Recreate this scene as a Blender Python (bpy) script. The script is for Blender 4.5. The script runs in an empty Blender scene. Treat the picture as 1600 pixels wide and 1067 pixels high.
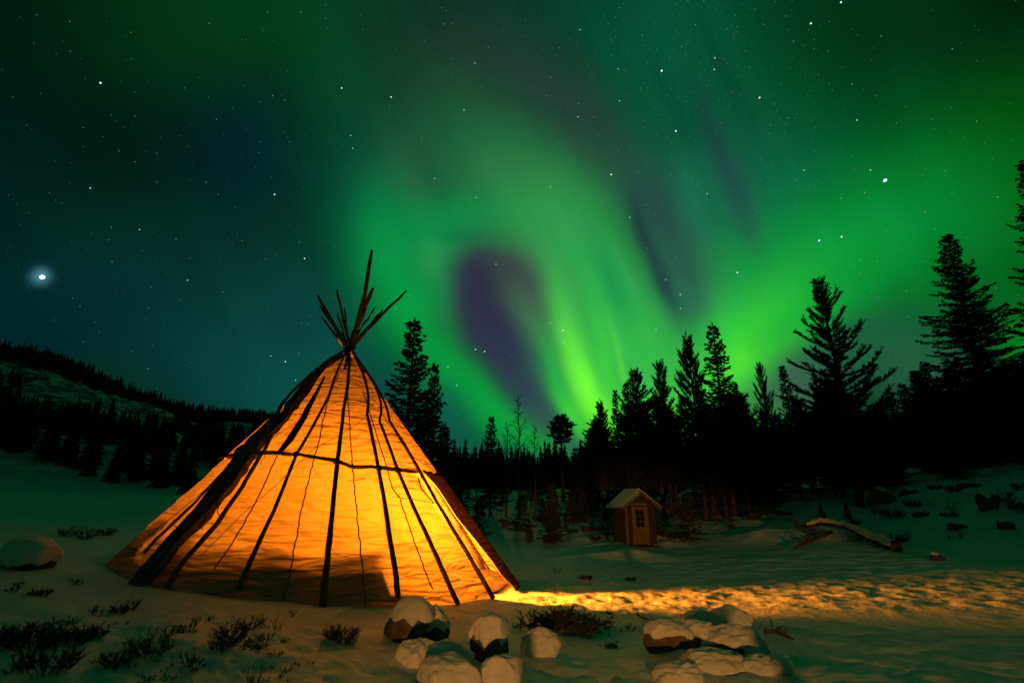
import bpy, math, random
import numpy as np
from mathutils import Vector, Matrix
R = math.radians
sc = bpy.context.scene
col = sc.collection

# ------------------------------------------------------------------ camera
F, CH, PW, PH = 820.0, 1.5, 1600.0, 1067.0
TH = math.atan(252.5 / F)
cd = bpy.data.cameras.new("camera"); cam = bpy.data.objects.new("camera", cd); col.objects.link(cam)
cd.sensor_width = 36.0; cd.lens = F / PW * 36.0; cd.clip_start = 0.05; cd.clip_end = 6000
cam.location = (0, 0, CH); cam.rotation_euler = (math.pi / 2 + TH, 0, 0)
sc.camera = cam
sc.view_settings.view_transform = 'Standard'; sc.view_settings.look = 'None'
sc.view_settings.exposure = 0; sc.view_settings.gamma = 1
sc.cycles.max_bounces = 6; sc.cycles.diffuse_bounces = 3; sc.cycles.transmission_bounces = 4
sc.cycles.sample_clamp_indirect = 4.0
sc.cycles.caustics_reflective = False; sc.cycles.caustics_refractive = False

def ray(px, py):                       # direction of a point of the view, forward component not normalised
    u = (px - 800) / F; v = (533.5 - py) / F
    return np.array([u, math.cos(TH) - v * math.sin(TH), math.sin(TH) + v * math.cos(TH)])
def proj(p):
    x, y, z = p[0], p[1], p[2] - CH
    fw = y * math.cos(TH) + z * math.sin(TH); up = -y * math.sin(TH) + z * math.cos(TH)
    return 800 + F * x / fw, 533.5 - F * up / fw

# ------------------------------------------------------------------ sky: aurora over a dark night sky
def lin(c): return [(v / 255 / 12.92) if v / 255 < .04045 else ((v / 255 + .055) / 1.055) ** 2.4 for v in c]
SKY_BASE = (4, 44, 25)
SKY = [
 (0,0,420,300,0,(1,16,8),.95),
 (180,190,300,190,10,(2,22,18),.8),
 (0,420,130,230,0,(2,30,32),.7),
 (430,20,260,150,0,(3,58,20),.9),
 (400,240,110,110,0,(2,30,40),.8),
 (230,430,200,90,-10,(3,48,44),.7),
 (60,520,170,70,-15,(2,36,44),.8),
 (300,560,150,60,30,(3,45,52),.7),
 (500,600,170,140,20,(12,78,72),.85),
 (480,480,110,90,0,(10,62,58),.7),
 (540,80,90,300,0,(3,64,34),.85),
 (560,300,80,110,0,(4,62,52),.8),
 # top centre dark grey
 (760,60,170,110,20,(12,48,36),.9),
 (770,130,140,70,20,(32,48,40),.8),
 (1000,40,160,120,10,(5,70,50),.9),
 (1060,140,120,160,30,(5,84,58),.9),
 (640,250,60,90,0,(28,56,48),.8),
 # dome
 (760,270,140,110,25,(24,96,58),.85),
 (840,300,150,90,35,(44,118,66),.8),
 (640,300,40,60,0,(45,82,55),.6),
 # sweep
 (860,150,150,55,38,(30,58,50),.85),
 (940,240,120,45,52,(38,60,56),.85),
 # right field
 (1260,180,230,170,0,(3,82,40),.85),
 (1420,60,220,120,0,(2,46,16),.9),
 (1380,180,90,120,30,(2,58,22),.7),
 (1600,20,120,90,0,(2,22,10),.8),
 (1590,200,110,130,0,(3,62,8),.85),
 (1540,330,160,130,0,(5,106,18),.9),
 (1200,330,170,90,0,(5,112,58),.85),
 (1390,330,130,110,0,(4,112,38),.85),
 (1130,330,120,130,20,(22,92,76),.8),
 (1300,420,190,100,-20,(5,150,60),.95),
 (1210,470,150,80,-25,(22,168,60),.9),
 (1120,500,80,120,0,(30,160,72),.8),
 # left band
 (600,340,55,80,0,(8,118,62),.9),
 (618,405,58,70,10,(4,142,66),.95),
 (645,480,66,60,60,(5,150,66),.95),
 (700,385,90,50,0,(16,140,70),.85),
 (745,340,90,40,0,(6,136,68),.85),
 (700,570,85,46,52,(5,152,62),.95),
 (760,640,80,36,45,(6,160,60),.9),
 # middle wide green
 (870,360,95,80,40,(50,146,74),.9),
 (930,450,110,90,60,(40,165,78),.95),
 (980,560,130,120,60,(55,190,76),.95),
 (1060,600,140,70,0,(55,178,72),.9),
 (860,590,46,100,-28,(36,160,70),.9),
 # eye and its tail
 (685,440,30,70,-10,(6,136,68),.6),
 (672,410,22,34,0,(44,150,78),.5),
 (790,460,72,66,10,(64,88,76),1.0),
 (825,470,44,60,-15,(66,96,74),.9),
 (835,520,34,56,-20,(62,128,78),.8),
 (800,425,52,28,25,(58,70,66),.9),
 (745,425,36,32,0,(44,50,68),.95),
 (745,462,34,55,-8,(46,46,68),1.0),
 (765,505,40,60,-25,(46,46,70),1.0),
 (792,555,40,62,-30,(46,48,76),1.0),
 (826,610,37,62,-36,(46,62,78),1.0),
 (868,660,31,58,-44,(46,78,76),1.0),
 (915,702,26,56,-52,(44,92,68),1.0),
 (725,372,50,12,0,(6,110,66),.5),
 # lower end of the left band under the tail
 (745,620,70,22,50,(6,158,62),.8),
 (800,668,62,24,40,(8,168,58),.9),
 (860,712,60,22,36,(22,176,48),.9),
 # bright core
 (880,470,24,66,-10,(58,178,78),.7),
 (893,540,22,62,-15,(84,212,70),.85),
 (914,600,24,60,-22,(110,244,56),.9),
 (944,650,22,50,-30,(116,252,44),.95),
 (868,585,12,60,-24,(34,168,70),.8),
 (900,650,13,50,-38,(60,214,56),.8),
 (948,560,12,80,-14,(70,212,70),.6),
 (925,560,7,60,-18,(60,190,66),.5),
 (972,575,6,66,-16,(104,230,78),.45),
 (960,600,6,50,-18,(60,196,60),.5),
 (1005,650,50,40,0,(80,225,46),.7),
 (960,440,22,60,-22,(20,140,76),.6),
 (985,430,8,50,-22,(60,170,90),.35),
 (828,462,26,44,-22,(62,86,72),.6),
 (790,418,50,18,22,(56,72,66),.5),
 # dark sweep lower
 (1030,330,40,80,-24,(36,66,66),.85),
 (1065,420,50,95,-16,(42,84,76),.85),
 (1075,480,36,40,0,(44,86,76),.6),
 (1012,372,12,90,-17,(30,48,62),.65),
 (1040,445,13,50,-20,(28,54,66),.7),
 (1135,270,20,110,-22,(30,66,66),.75),
 (1095,180,16,70,-22,(14,66,56),.6),
 (1160,330,26,60,-15,(34,84,74),.5),
 (1085,320,22,70,-14,(26,118,84),.5),
 (1130,110,14,90,-25,(4,60,44),.5),
 (1030,130,14,80,-25,(5,64,54),.5),
 # right bright band
 (1180,520,95,55,-32,(50,205,60),.95),
 (1150,572,70,34,-35,(76,225,48),.95),
 (1250,500,90,34,-32,(26,180,55),.8),
 (1340,430,90,50,-30,(6,150,52),.7),
 # below band
 (1245,600,80,46,-30,(62,92,76),.95),
 (1340,545,90,44,-32,(30,96,66),.95),
 (1420,510,90,60,-35,(18,88,52),.9),
 (1450,570,110,60,0,(40,96,66),.8),
 (1500,440,70,60,-30,(4,96,30),.7),
 (1600,540,45,70,0,(5,134,30),.7),
 (1420,430,90,60,-20,(4,130,40),.5),
 (1080,680,120,40,0,(70,200,40),.8),
 (760,730,150,50,0,(14,92,74),.9),
 (700,650,40,60,-40,(16,92,74),.85),
 (66,433,13,10,0,(110,190,210),.85),
 (66,433,26,20,0,(6,62,72),.5),  # halo round the planet, painted into the sky colour
]
# each entry: a curtain or patch of the aurora, or the planet's painted glow, by direction, its spread, its turn, its colour and its strength
def stereo(px, py):
    u = (px - 800) / F; v = (533.5 - py) / F
    n = math.sqrt(1 + u * u + v * v); s = 2 / (1 + 1 / n)
    return np.array([u / n * s, v / n * s])
def build_world():
    w = bpy.data.worlds.new("World"); sc.world = w; w.use_nodes = True
    nt = w.node_tree; N = nt.nodes; L = nt.links; N.clear()
    out = N.new('ShaderNodeOutputWorld'); bg = N.new('ShaderNodeBackground'); L.new(bg.outputs[0], out.inputs[0])
    tc = N.new('ShaderNodeTexCoord')
    def vm(op, a, b=None, c=None):
        n = N.new('ShaderNodeVectorMath'); n.operation = op
        for i, s in enumerate((a, b, c)):
            if s is None: continue
            if hasattr(s, 'node'): L.new(s, n.inputs[i])
            else: n.inputs[i].default_value = s
        return n
    def mt(op, a, b=None, c=None):
        n = N.new('ShaderNodeMath'); n.operation = op
        for i, s in enumerate((a, b, c)):
            if s is None: continue
            if hasattr(s, 'node'): L.new(s, n.inputs[i])
            else: n.inputs[i].default_value = s
        return n.outputs[0]
    d = tc.outputs['Generated']
    Fv = (0, math.cos(TH), math.sin(TH)); Uv = (0, -math.sin(TH), math.cos(TH))
    xs = vm('DOT_PRODUCT', d, (1, 0, 0)).outputs['Value']; ys = vm('DOT_PRODUCT', d, Uv).outputs['Value']
    zs = vm('DOT_PRODUCT', d, Fv).outputs['Value']
    s = mt('DIVIDE', 2.0, mt('MAXIMUM', mt('ADD', zs, 1.0), .15))
    cx = N.new('ShaderNodeCombineXYZ'); L.new(mt('MULTIPLY', xs, s), cx.inputs[0]); L.new(mt('MULTIPLY', ys, s), cx.inputs[1])
    P = cx.outputs[0]
    nz = N.new('ShaderNodeTexNoise'); nz.inputs['Scale'].default_value = 5.0; nz.inputs['Detail'].default_value = 2.0
    L.new(d, nz.inputs['Vector'])
    wv = vm('MULTIPLY_ADD', nz.outputs['Color'], (.03, .03, 0), P)
    P2 = vm('ADD', wv.outputs[0], (-.015, -.015, 0)).outputs[0]
    acc = None
    e = .5
    for (x, y, sx, sy, an, c, a) in SKY:
        p0 = stereo(x, y)
        J = np.array([(stereo(x + e, y) - stereo(x - e, y)) / (2 * e), (stereo(x, y + e) - stereo(x, y - e)) / (2 * e)]).T
        t = R(an); Rm = np.array([[math.cos(t), -math.sin(t)], [math.sin(t), math.cos(t)]])
        Cm = J @ Rm @ np.diag([sx * sx, sy * sy]) @ Rm.T @ J.T
        ev, U = np.linalg.eigh(Cm)
        ang = math.atan2(U[1, 0], U[0, 0])
        m = N.new('ShaderNodeMapping'); m.vector_type = 'TEXTURE'
        L.new(P2 if acc is None else vm('MULTIPLY_ADD', acc, (1e-7, 1e-7, 0), P2).outputs[0], m.inputs['Vector'])   # evaluated one after another
        m.inputs['Location'].default_value = (p0[0], p0[1], 0); m.inputs['Rotation'].default_value = (0, 0, ang)
        m.inputs['Scale'].default_value = (math.sqrt(ev[0]), math.sqrt(ev[1]), 1)
        r2 = vm('DOT_PRODUCT', m.outputs[0], m.outputs[0]).outputs['Value']
        wgt = mt('MULTIPLY', mt('POWER', .36788, r2), a)
        mx = N.new('ShaderNodeMix'); mx.data_type = 'RGBA'; mx.clamp_factor = True
        L.new(wgt, mx.inputs[0])
        if acc is None: mx.inputs[6].default_value = (*lin(SKY_BASE), 1)
        else: L.new(acc, mx.inputs[6])
        mx.inputs[7].default_value = (*lin(c), 1)
        acc = mx.outputs[2]
    # fine rays: noise drawn out along the curtains
    m = N.new('ShaderNodeMapping'); m.vector_type = 'POINT'; L.new(P, m.inputs['Vector'])
    m.inputs['Rotation'].default_value = (0, 0, R(-24)); m.inputs['Scale'].default_value = (15, 1.3, 1); m.vector_type = 'TEXTURE'; m.inputs['Rotation'].default_value = (0, 0, R(24)); m.inputs['Scale'].default_value = (1 / 15, 1 / 1.3, 1)
    n2 = N.new('ShaderNodeTexNoise'); n2.inputs['Scale'].default_value = 1.0; n2.inputs['Detail'].default_value = 3.0
    L.new(m.outputs[0], n2.inputs['Vector'])
    n3 = N.new('ShaderNodeTexNoise'); n3.inputs['Scale'].default_value = 3.0; L.new(d, n3.inputs['Vector'])
    k = mt('ADD', mt('MULTIPLY', n2.outputs['Fac'], .38), mt('MULTIPLY', n3.outputs['Fac'], .4))
    k = mt('ADD', k, .61)
    fin = vm('SCALE', acc); L.new(k, fin.inputs[3])
    L.new(fin.outputs[0], bg.inputs['Color']); bg.inputs['Strength'].default_value = 1.0
    w.cycles.sampling_method = 'MANUAL'; w.cycles.sample_map_resolution = 512
build_world()

# ------------------------------------------------------------------ lamps: the fire inside the tent, a far yard lamp behind the viewer
TC = np.array([-4.33, 13.36]); TR, TZ, TSL = 4.45, 5.37, .072
LP = (-3.95, 12.1, 1.35)
ld = bpy.data.lights.new("fire_light", 'POINT'); ld.energy = 2550; ld.color = (1.0, .255, .012); ld.shadow_soft_size = .3
lo = bpy.data.objects.new("fire_light", ld); lo.location = LP; col.objects.link(lo)
lde = bpy.data.lights.new("ember_light", 'POINT'); lde.energy = 9500; lde.color = (1.0, .25, .012); lde.shadow_soft_size = .26
loe = bpy.data.objects.new("ember_light", lde); loe.location = (-2.7, 12.05, .44); col.objects.link(loe)
ld2 = bpy.data.lights.new("yard_lamp_light", 'SPOT'); ld2.energy = 28000; ld2.color = (1.0, .36, .07); ld2.shadow_soft_size = .12
ld2.spot_size = R(22); ld2.spot_blend = .3
lo2 = bpy.data.objects.new("yard_lamp_light", ld2); lo2.location = (0, -38, 1.3); col.objects.link(lo2)
lo2.rotation_euler = (Vector((5.0, 14, -6.3)) - lo2.location).to_track_quat('-Z', 'Y').to_euler()

# ------------------------------------------------------------------ noise and terrain
def _h(i, j, s):
    n = np.sin(i * 127.1 + j * 311.7 + s * 74.7) * 43758.5453
    return n - np.floor(n)
def vnoise(x, y, s=0):
    x = np.asarray(x, float); y = np.asarray(y, float)
    i = np.floor(x); j = np.floor(y); fx = x - i; fy = y - j
    fx = fx * fx * (3 - 2 * fx); fy = fy * fy * (3 - 2 * fy)
    a = _h(i, j, s); b = _h(i + 1, j, s); c = _h(i, j + 1, s); d = _h(i + 1, j + 1, s)
    return (a + (b - a) * fx + (c - a) * fy + (a - b - c + d) * fx * fy) * 2 - 1
def fbm(x, y, s=0, o=4):
    v = 0; a = 1; t = 0
    for k in range(o):
        v = v + a * vnoise(x * 2 ** k + 13.7 * k, y * 2 ** k - 7.1 * k, s + k); t += a; a *= .5
    return v / t
DIST = [0, 17, 25, 45, 80, 120, 200, 320, 600]
AZ = [-180, -70, -45, -27, -12, -3, 5, 12, 20, 31, 50, 80, 180]
TAB = np.array([
 [0, 0, 0, 0, 0, 0, 0, 0, 0],
 [0, .4, .5, .8, 1.6, 2.6, 30, 66, 72],
 [0, .25, .4, .8, 1.5, 2.4, 27, 62, 66],
 [0, .1, .3, .7, 1.5, 2.4, 21, 42, 44],
 [0, 0, 0, 1.2, 2.6, 4.2, 9, 15, 18],
 [0, 0, .15, 2.0, 3.4, 4.6, 6, 8, 9],
 [0, 0, .1, 2.2, 3.8, 5, 6, 8, 9],
 [0, 0, .1, 1.9, 4, 6, 7, 8, 9],
 [0, 0, .1, 1.7, 4.5, 7, 9, 10, 10],
 [0, .1, .35, 2.7, 6, 10, 13, 15, 15],
 [0, .15, .5, 3.3, 8, 13, 17, 19, 20],
 [0, 0, 0, 2, 5, 9, 12, 13, 14],
 [0, 0, 0, 0, 0, 0, 0, 0, 0]], float)
MOUNDS = [(4.3, 24.3, .7, .6, .2), (6.9, 24.4, .8, .5, .18), (-.75, 7.2, .8, .5, .10), (-.45, 6.2, .6, .45, .12), (2.2, 7.2, 1.0, .8, .12), (-13.2, 15.0, 1.5, 1.0, .12),
          (-3.5, 6.6, 1.6, .7, .08), (4.0, 20, 1.6, .9, .22), (11.4, 25.0, 2.2, 1.3, .35), (16, 24.5, 3.5, 1.4, .3), (5.8, 26.5, 2.5, .8, .25)]
def gz(x, y):
    x = np.asarray(x, float); y = np.asarray(y, float)
    d = np.hypot(x, y); az = np.degrees(np.arctan2(x, y))
    fi = np.interp(d, DIST, np.arange(len(DIST))); ai = np.interp(az, AZ, np.arange(len(AZ)))
    i = np.clip(fi.astype(int), 0, len(DIST) - 2); j = np.clip(ai.astype(int), 0, len(AZ) - 2)
    u = fi - i; v = ai - j; u = .5 * u + .5 * u * u * (3 - 2 * u); v = v * v * (3 - 2 * v)
    z = TAB[j, i] * (1 - u) * (1 - v) + TAB[j, i + 1] * u * (1 - v) + TAB[j + 1, i] * (1 - u) * v + TAB[j + 1, i + 1] * u * v
    z = z + np.clip(-.072 * (x + 4.33), -.36, .55)
    tent = np.hypot(x - TC[0], y - TC[1])
    calm = 1 - .75 * np.exp(-(tent / 5.0) ** 6)
    amp = .035 + .0045 * np.clip(d - 14, 0, 200) * .8
    z = z + amp * fbm(x / 2.1, y / 2.1, 1) * calm * np.minimum(1, 1 + 0 * d)
    z = z + (.12 + .16 * (x > 9) * np.clip((x - 9) / 6, 0, 1)) * np.clip((d - 24) / 8, 0, 1) * np.clip((90 - d) / 30, 0, 1) * fbm(x / 1.1, y / 1.1, 9) * 1.3
    z = z + np.clip((d - 120) / 80, 0, 1) * (6 * fbm(x / 45, y / 45, 5) + 3.5 * fbm(x / 14, y / 14, 6))
    near = np.clip((30 - d) / 10, 0, 1)
    z = z + near * .016 * fbm(x / .45, y / .45, 3) * calm + near * np.clip((11 - d) / 3, 0, 1) * ((.11 - .05 * (x > -.5)) * fbm(x / .7, y / .7, 15) + .018 * fbm(x / .16, y / .16, 17, 2)) * calm
    tr = np.exp(-((y - 12.2 - .03 * x) / 2.4) ** 4) * np.clip((x + .6) / 1.0, 0, 1) * near + .7 * np.exp(-((y - 17.5) / 4) ** 4) * near * (x > -2)
    z = z + tr * (.055 * fbm(x / .36, y / .26, 4, 3) - .022 * np.clip(fbm(x / .35, y / .28, 6, 2) - .15, 0, 1) * 2)
    z = z + .045 * np.exp(-((tent - 4.75) / .38) ** 2) * (y < 13) * (x < -2.6) * (1 + .5 * vnoise(x / .6, y / .6, 8))
    for (mx, my, rx, ry, h) in MOUNDS:
        q = ((x - mx) / rx) ** 2 + ((y - my) / ry) ** 2
        z = z + h * np.exp(-q) * (1 + .35 * vnoise(x / .35 / max(rx, .6), y / .35 / max(rx, .6), 11))
    return z
def gz1(x, y): return float(gz(x, y))
def G(px, py):                        # where the view direction meets the ground
    d = ray(px, py); t = 3.0; p = None
    while t < 400:
        p = d * t; 
        if CH + p[2] <= gz1(p[0], p[1]): break
        t += .02 + t * .004
    return float(p[0]), float(p[1]), gz1(p[0], p[1])

# ------------------------------------------------------------------ mesh and object helpers
class MB:
    def __init__(s): s.v = []; s.f = []
    def add(s, vs, fs):
        o = len(s.v); s.v += [tuple(map(float, q)) for q in vs]; s.f += [tuple(i + o for i in f) for f in fs]; return s
    def tube(s, pts, rad, n=8, cap=True):
        pts = [Vector([float(c) for c in p]) for p in pts]
        if not hasattr(rad, '__len__'): rad = [rad] * len(pts)
        vs = []; ref = Vector((.31, .22, .93)).normalized()
        for i, p in enumerate(pts):
            t = (pts[min(i + 1, len(pts) - 1)] - pts[max(i - 1, 0)]).normalized()
            a = t.cross(ref)
            if a.length < .1: a = t.cross(Vector((1, 0, 0)))
            a.normalize(); b = t.cross(a)
            for k in range(n):
                w = 2 * math.pi * k / n; vs.append(p + (a * math.cos(w) + b * math.sin(w)) * rad[i])
        fs = []
        for i in range(len(pts) - 1):
            for k in range(n):
                k2 = (k + 1) % n; fs.append((i * n + k, i * n + k2, (i + 1) * n + k2, (i + 1) * n + k))
        if cap: fs.append(tuple(range(n))[::-1]); fs.append(tuple((len(pts) - 1) * n + k for k in range(n)))
        return s.add(vs, fs)
    def box(s, c, size, rot=None):
        hx, hy, hz = [q / 2 for q in size]
        vs = [Vector((x, y, z)) for x in (-hx, hx) for y in (-hy, hy) for z in (-hz, hz)]
        if rot is not None: vs = [rot @ q for q in vs]
        vs = [q + Vector(c) for q in vs]
        return s.add(vs, [(0, 1, 3, 2), (4, 6, 7, 5), (0, 4, 5, 1), (2, 3, 7, 6), (0, 2, 6, 4), (1, 5, 7, 3)])
    def mesh(s, name, smooth=False):
        me = bpy.data.meshes.new(name); me.from_pydata(s.v, [], s.f); me.update()
        if smooth: me.polygons.foreach_set('use_smooth', [True] * len(me.polygons))
        return me
    def build(s, name, mat, parent=None, smooth=False, bevel=0):
        if parent is not None:
            o = parent
            loc = Vector((0, 0, 0))
            while o is not None: loc += o.location; o = o.parent
            s.v = [(a - loc.x, b - loc.y, c - loc.z) for a, b, c in s.v]
        return link(name, s.mesh(name, smooth), mat, parent, bevel)
def link(name, me, mat, parent=None, bevel=0):
    o = bpy.data.objects.new(name, me); col.objects.link(o); o.parent = parent
    if mat is not None and not me.materials: me.materials.append(mat)
    if bevel:
        m = o.modifiers.new('bevel', 'BEVEL'); m.width = bevel; m.segments = 2
    return o
def tag(o, label=None, cat=None, group=None, kind=None):
    if label: o['label'] = label
    if cat: o['category'] = cat
    if group: o['group'] = group
    if kind: o['kind'] = kind
    return o
def empty(name, loc, label=None, cat=None, group=None, rz=0):
    o = bpy.data.objects.new(name, None); col.objects.link(o); o.location = loc; o.rotation_euler = (0, 0, rz); o.empty_display_size = .3
    return tag(o, label, cat, group)
KIDS = {}
def copy_tree(o, parent=None):
    c = o.copy(); col.objects.link(c); c.parent = parent
    for ch in list(o.children): copy_tree(ch, c)
    return c

# ------------------------------------------------------------------ materials
MATS = {}
def mat(name, c1, c2=None, scale=8, rough=.8, bump=0, bscale=None, detail=5, stretch=None, extra=None, coord='Object'):
    m = bpy.data.materials.new(name); m.use_nodes = True; nt = m.node_tree; N = nt.nodes; L = nt.links
    b = N['Principled BSDF']; b.inputs['Roughness'].default_value = rough
    b.inputs['Base Color'].default_value = (*c1, 1)
    if 'Specular IOR Level' in b.inputs: b.inputs['Specular IOR Level'].default_value = .2
    tc = N.new('ShaderNodeTexCoord'); vec = tc.outputs[coord]
    if stretch:
        mp = N.new('ShaderNodeMapping'); mp.inputs['Scale'].default_value = stretch; L.new(vec, mp.inputs[0]); vec = mp.outputs[0]
    if c2:
        n = N.new('ShaderNodeTexNoise'); n.inputs['Scale'].default_value = scale; n.inputs['Detail'].default_value = detail
        L.new(vec, n.inputs['Vector']); r = N.new('ShaderNodeValToRGB'); L.new(n.outputs['Fac'], r.inputs[0])
        r.color_ramp.elements[0].position = .35; r.color_ramp.elements[1].position = .65
        r.color_ramp.elements[0].color = (*c1, 1); r.color_ramp.elements[1].color = (*c2, 1); L.new(r.outputs[0], b.inputs['Base Color'])
    if bump:
        n = N.new('ShaderNodeTexNoise'); n.inputs['Scale'].default_value = bscale or scale; n.inputs['Detail'].default_value = 6
        L.new(vec, n.inputs['Vector']); bp = N.new('ShaderNodeBump'); bp.inputs['Strength'].default_value = 1; bp.inputs['Distance'].default_value = bump
        L.new(n.outputs['Fac'], bp.inputs['Height']); L.new(bp.outputs[0], b.inputs['Normal'])
    MATS[name] = m
    return m
mat('bark', (.05, .035, .025), (.11, .08, .06), 14, .9, .01, 30, stretch=(1, 1, .25))
mat('pole_wood', (.07, .048, .03), (.17, .12, .08), 9, .8, .004, 24, stretch=(1, 1, .3))
mat('needle', (.022, .035, .018), (.05, .075, .03), 1.5, .8)
mat('needle_far', (.018, .030, .016), (.035, .055, .028), .15, .9)
mat('twig', (.05, .035, .025), (.09, .07, .05), 20, .9)
mat('birch_bark', (.16, .14, .12), (.07, .055, .05), 12, .9)
mat('heather', (.035, .04, .02), (.08, .055, .035), 8, .9)
mat('snow', (.78, .80, .80), (.68, .73, .75), 3, .55, .005, 14)
mat('rock', (.07, .06, .055), (.16, .12, .10), 6, .85, .03, 9)
mat('rope', (.09, .065, .045), (.16, .12, .09), 40, .95, .003, 80)
mat('dark_cloth', (.055, .045, .032), (.12, .095, .06), 5, .95, .02, 9)
mat('hut_board', (.085, .045, .026), (.05, .03, .018), 2.2, .8, .003, 20, stretch=(9, 9, .6))
mat('hut_wall', (.10, .085, .06), (.06, .05, .035), 2.2, .85, .003, 20, stretch=(9, 9, .6))
mat('hut_trim', (.26, .19, .11), (.18, .13, .08), 2.5, .7, .002, 20, stretch=(6, 6, .6))
mat('door_wood', (.26, .16, .06), (.17, .10, .04), 2.5, .6, .002, 20, stretch=(9, 9, .6))
mat('metal', (.12, .11, .10), None, 1, .4)
def glass_mat():
    m = bpy.data.materials.new('window_glass'); m.use_nodes = True; b = m.node_tree.nodes['Principled BSDF']
    b.inputs['Base Color'].default_value = (.01, .01, .012, 1); b.inputs['Roughness'].default_value = .06; MATS['glass'] = m
glass_mat()
def ground_mat():
    m = bpy.data.materials.new('snowy_ground'); m.use_nodes = True; nt = m.node_tree; N = nt.nodes; L = nt.links
    b = N['Principled BSDF']; b.inputs['Roughness'].default_value = .55
    tc = N.new('ShaderNodeTexCoord'); V = tc.outputs['Object']
    geo = N.new('ShaderNodeNewGeometry')
    def noise(scale, det=5, vec=None, rough=.55):
        n = N.new('ShaderNodeTexNoise'); n.inputs['Scale'].default_value = scale; n.inputs['Detail'].default_value = det; n.inputs['Roughness'].default_value = rough
        L.new(vec or V, n.inputs['Vector']); return n.outputs['Fac']
    def ramp(f, a, b_, ca, cb):
        r = N.new('ShaderNodeValToRGB'); L.new(f, r.inputs[0]); r.color_ramp.elements[0].position = a; r.color_ramp.elements[1].position = b_
        r.color_ramp.elements[0].color = (*ca, 1); r.color_ramp.elements[1].color = (*cb, 1); return r.outputs[0]
    def mix(f, a, b_):
        x = N.new('ShaderNodeMix'); x.data_type = 'RGBA'
        L.new(f, x.inputs[0]); L.new(a, x.inputs[6]); L.new(b_, x.inputs[7]); return x.outputs[2]
    snow = ramp(noise(2.2), .3, .7, (.64, .73, .76), (.74, .82, .83))
    litter = ramp(noise(30, 4), .4, .6, (.06, .05, .03), (.16, .13, .08))
    # bits of heath and litter showing through the snow in patches
    f1 = N.new('ShaderNodeMath'); f1.operation = 'MULTIPLY'
    a = ramp(noise(.55, 3), .48, .62, (0, 0, 0), (1, 1, 1)); c = ramp(noise(7.5, 6, None, .7), .58, .66, (0, 0, 0), (.8, .8, .8))
    L.new(a, f1.inputs[0]); L.new(c, f1.inputs[1])
    c1 = mix(f1.outputs[0], snow, litter)
    # bare rock and heath on the far hills
    px = N.new('ShaderNodeVectorMath'); px.operation = 'LENGTH'; L.new(V, px.inputs[0])
    far = N.new('ShaderNodeMapRange'); L.new(px.outputs['Value'], far.inputs[0]); far.inputs[1].default_value = 125; far.inputs[2].default_value = 170
    rk = ramp(noise(.20, 8, None, .78), .45, .51, (0, 0, 0), (1, 1, 1))
    f2 = N.new('ShaderNodeMath'); f2.operation = 'MULTIPLY'; L.new(far.outputs[0], f2.inputs[0]); L.new(rk, f2.inputs[1])
    rock = ramp(noise(.6, 5), .4, .6, (.02, .025, .018), (.06, .06, .045))
    c2 = mix(f2.outputs[0], c1, rock)
    L.new(c2, b.inputs['Base Color'])
    h1 = noise(3.5, 6); h2 = noise(22, 5)
    ad = N.new('ShaderNodeMath'); ad.operation = 'MULTIPLY_ADD'; L.new(h2, ad.inputs[0]); ad.inputs[1].default_value = .22; L.new(h1, ad.inputs[2])
    bp = N.new('ShaderNodeBump'); bp.inputs['Distance'].default_value = .05; bp.inputs['Strength'].default_value = .9
    L.new(ad.outputs[0], bp.inputs['Height']); L.new(bp.outputs[0], b.inputs['Normal'])
    return m

# ------------------------------------------------------------------ ground sheet
def build_ground():
    rs = [0.5]
    while rs[-1] < 900: rs.append(rs[-1] * (1.008 if 4 < rs[-1] < 30 else (1.015 if rs[-1] < 120 else 1.03)))
    fine = np.radians(np.arange(-52, 52, .13)); rest = np.radians(np.arange(52, 308, 3.0))
    th = np.concatenate([fine, rest]); nr, na = len(rs), len(th)
    rr, tt = np.meshgrid(rs, th, indexing='ij'); x = rr * np.sin(tt); y = rr * np.cos(tt)
    z = gz(x.ravel(), y.ravel())
    vs = np.column_stack([x.ravel(), y.ravel(), z]); vs = np.vstack([vs, [[0, 0, gz1(0, 0)]]])
    i, j = np.meshgrid(np.arange(nr - 1), np.arange(na), indexing='ij'); j2 = (j + 1) % na
    q = np.stack([i * na + j, i * na + j2, (i + 1) * na + j2, (i + 1) * na + j], -1).reshape(-1, 4)[:, ::-1]
    c = nr * na; tri = np.stack([np.full(na, c), (np.arange(na) + 1) % na, np.arange(na)], -1)
    me = bpy.data.meshes.new('snowy_ground')
    me.vertices.add(len(vs)); me.vertices.foreach_set('co', vs.ravel())
    nl = q.size + tri.size; me.loops.add(nl); me.polygons.add(len(q) + len(tri))
    me.loops.foreach_set('vertex_index', np.concatenate([q.ravel(), tri.ravel()]).astype(np.int32))
    ls = np.concatenate([np.arange(len(q)) * 4, q.size + np.arange(len(tri)) * 3]).astype(np.int32)
    me.polygons.foreach_set('loop_start', ls)
    me.update(calc_edges=True); me.validate()
    me.polygons.foreach_set('use_smooth', [True] * len(me.polygons))
    tag(link('snowy_ground', me, ground_mat()), kind='structure')
build_ground()

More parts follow.
